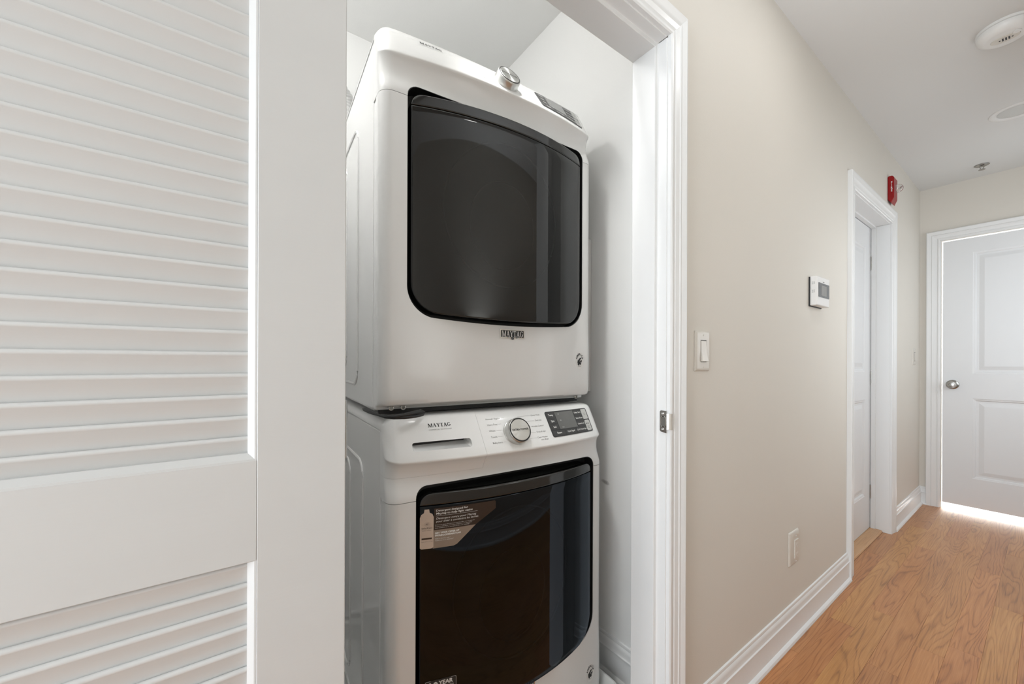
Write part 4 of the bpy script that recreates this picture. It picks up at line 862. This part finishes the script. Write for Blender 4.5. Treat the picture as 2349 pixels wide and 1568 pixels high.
# thermostat
tx0, tx1, tz0, tz1, td = 1.985, 2.135, 1.338, 1.462, 0.030
th = thing('thermostat', 'white wall thermostat with a black-framed grey screen', 'thermostat', ((tx0+tx1)/2, 0, (tz0+tz1)/2))
obj('back_plate', MB().box(tx0-0.003, tx1-0.004, -0.003, 0, tz0-0.003, tz1-0.002), black_matt, th)
obj('housing', MB().box(tx0, tx1, -td, -0.003, tz0, tz1), white_plastic, th, bev=0.004, seg=3)
bz = obj('screen_bezel', MB().prism(rrect2d(tx0+0.012, tx1-0.006, 1.374, 1.4345, 0.003), -td-0.0012, -td+0.002, 1), black_gloss, th)
obj('screen', MB().prism(rrect2d(tx0+0.040, tx1-0.042, 1.3815, 1.4245, 0.001), -td-0.0018, -td, 1), lcd_t if 'lcd_t' in globals() else mat('thermostat_lcd', (0.20, 0.19, 0.17, 1), 0.3, noise=0.2), bz)
obj('indicator', MB().box(tx0+0.066, tx0+0.082, -td-0.0006, -td+0.001, 1.4395, 1.4420), slot_dark, th)
for zc_ in (1.432, 1.397):
    for i in range(2):
        for j in range(3): obj('vent_slot', MB().box(tx0-0.0005, tx0+0.001, -td+0.009+i*0.006, -td+0.0135+i*0.006, zc_-0.005+j*0.0042, zc_-0.0022+j*0.0042), gasket, th)
# fire alarm
fx0, fx1, fd = 3.332, 3.425, 0.029
fa = thing('fire_alarm', 'red fire alarm with a clear strobe dome above the middle door', 'fire alarm', (3.39, 0, 2.19))
pr = [(fx0, 2.108), (fx0, 2.258), (fx0+0.006, 2.266), (fx1-0.018, 2.266), (fx1, 2.250), (fx1, 2.118), (fx1-0.020, 2.098), (fx0+0.030, 2.092)]
pr2 = [(0.0, 2.122), (0.0, 2.262), (-0.004, 2.268), (-fd+0.009, 2.268), (-fd, 2.256), (-fd, 2.130), (-fd+0.005, 2.118), (-0.016, 2.098)]
obj('housing', MB().prism(pr2, fx0, fx1, 0), red, fa, bev=0.003, seg=3)
obj('strobe_dome', MB().lathe([(0.025, 0), (0.0255, 0.008)] + [(0.0255*cos(radians(a)), 0.008+0.0255*sin(radians(a))) for a in range(10, 90, 10)] + [(0.0008, 0.0335)], (3.392, -fd+0.0005, 2.196), (0, -1, 0), 32), clear_dome, fa)
obj('flash_tube', MB().tube([(3.392, -fd-0.002, 2.19), (3.392, -fd-0.014, 2.192), (3.400, -fd-0.018, 2.200), (3.408, -fd-0.012, 2.202)], 0.003, 8), chrome, fa)
fm = lambda a, c, l: (fx0-0.0002-l, a, c)
ft = MB()
for i, ch in enumerate('FIRE'):
    v, f = text2d(ch, 0.0195, bold=0.0008); ft.add([fm(-0.0185-p_[0]*0.62, 2.2235-0.0165*i+p_[1], 0.0003) for p_ in v], f)
obj('alarm_lettering', ft, white_ink, fa, smooth=False)
# smoke detector
sc_ = (2.500, -0.492)
sd = thing('smoke_detector', 'round white smoke detector on the hallway ceiling', 'smoke detector', (sc_[0], sc_[1], H))
obj('mount', MB().lathe([(0.078, 0), (0.078, -0.009), (0.075, -0.011)], (*sc_, H), (0, 0, 1), 64), white_plastic, sd)
hd = MB().lathe([(0.074, -0.0115), (0.0765, -0.013), (0.0765, -0.022), (0.071, -0.034), (0.060, -0.042), (0.052, -0.0445), (0.0005, -0.0455)], (*sc_, H), (0, 0, 1), 64)
obj('head', hd, white_plastic, sd)
sf = MB(); obj('sounder_face', MB().prism([(sc_[0]+p[0], sc_[1]+p[1]) for p in [(0.024*cos(radians(a)), 0.038*sin(radians(a))) for a in range(0, 360, 12)]], H-0.0475, H-0.044, 2), ivory, sd, bev=0.001)
for i in range(5):
    hh = 0.010 if 0 < i < 4 else 0.0025
    obj('sound_slot', MB().box(sc_[0]-hh, sc_[0]+hh, sc_[1]-0.018+i*0.008-0.0021, sc_[1]-0.018+i*0.008+0.0021, H-0.0482, H-0.0474), ink, sd)
obj('test_button', MB().lathe([(0.011, -0.045), (0.011, -0.0478), (0.009, -0.0484)], (sc_[0]-0.020, sc_[1]-0.030, H), (0, 0, 1), 24), white_plastic, sd)
# recessed ceiling lamps
def downlight(x, y, label, lens):
    t = thing('recessed_downlight', label, 'ceiling light', (x, y, H))
    obj('trim_ring', MB().lathe([(0.096, 0), (0.095, -0.003), (0.090, -0.0055), (0.072, -0.0045), (0.068, -0.001), (0.066, 0.02)], (x, y, H), (0, 0, 1), 56, caps=False), white_plastic, t, recalc=False)
    obj('lens', MB().lathe([(0.0655, -0.001), (0.060, -0.0025), (0.0005, -0.003)], (x, y, H), (0, 0, 1), 48, caps=False), lens, t, recalc=False)
downlight(3.375, -0.492, 'recessed round white downlight, unlit, beyond the smoke detector', lens_white)
downlight(0.62, -0.50, 'assumed unseen lit recessed downlight in the ceiling in front of the closet', lit_lens)  # fitting for the assumed near lamp
downlight(1.55, -0.50, 'added unseen lit downlight in the ceiling between the closet and the middle door', lit_lens)  # fitting for the added mid hallway lamp
# sprinkler
px, py = 4.110, -0.325
sk = thing('fire_sprinkler', 'small dark metal sprinkler head hanging from the ceiling near the far wall', 'sprinkler', (px, py, H))
obj('escutcheon', MB().lathe([(0.034, 0), (0.035, -0.003), (0.030, -0.006), (0.012, -0.003), (0.010, 0.0)], (px, py, H), (0, 0, 1), 32), nickel, sk)
obj('frame_arm', MB().tube([(px, py-0.003, H-0.002), (px, py-0.010, H-0.014), (px, py-0.003, H-0.030)], 0.002, 8), nickel, sk)
obj('frame_arm', MB().tube([(px, py+0.003, H-0.002), (px, py+0.010, H-0.014), (px, py+0.003, H-0.030)], 0.002, 8), nickel, sk)
obj('deflector', MB().lathe([(0.003, -0.028), (0.016, -0.031), (0.016, -0.033), (0.003, -0.034)], (px, py, H), (0, 0, 1), 24), nickel, sk)
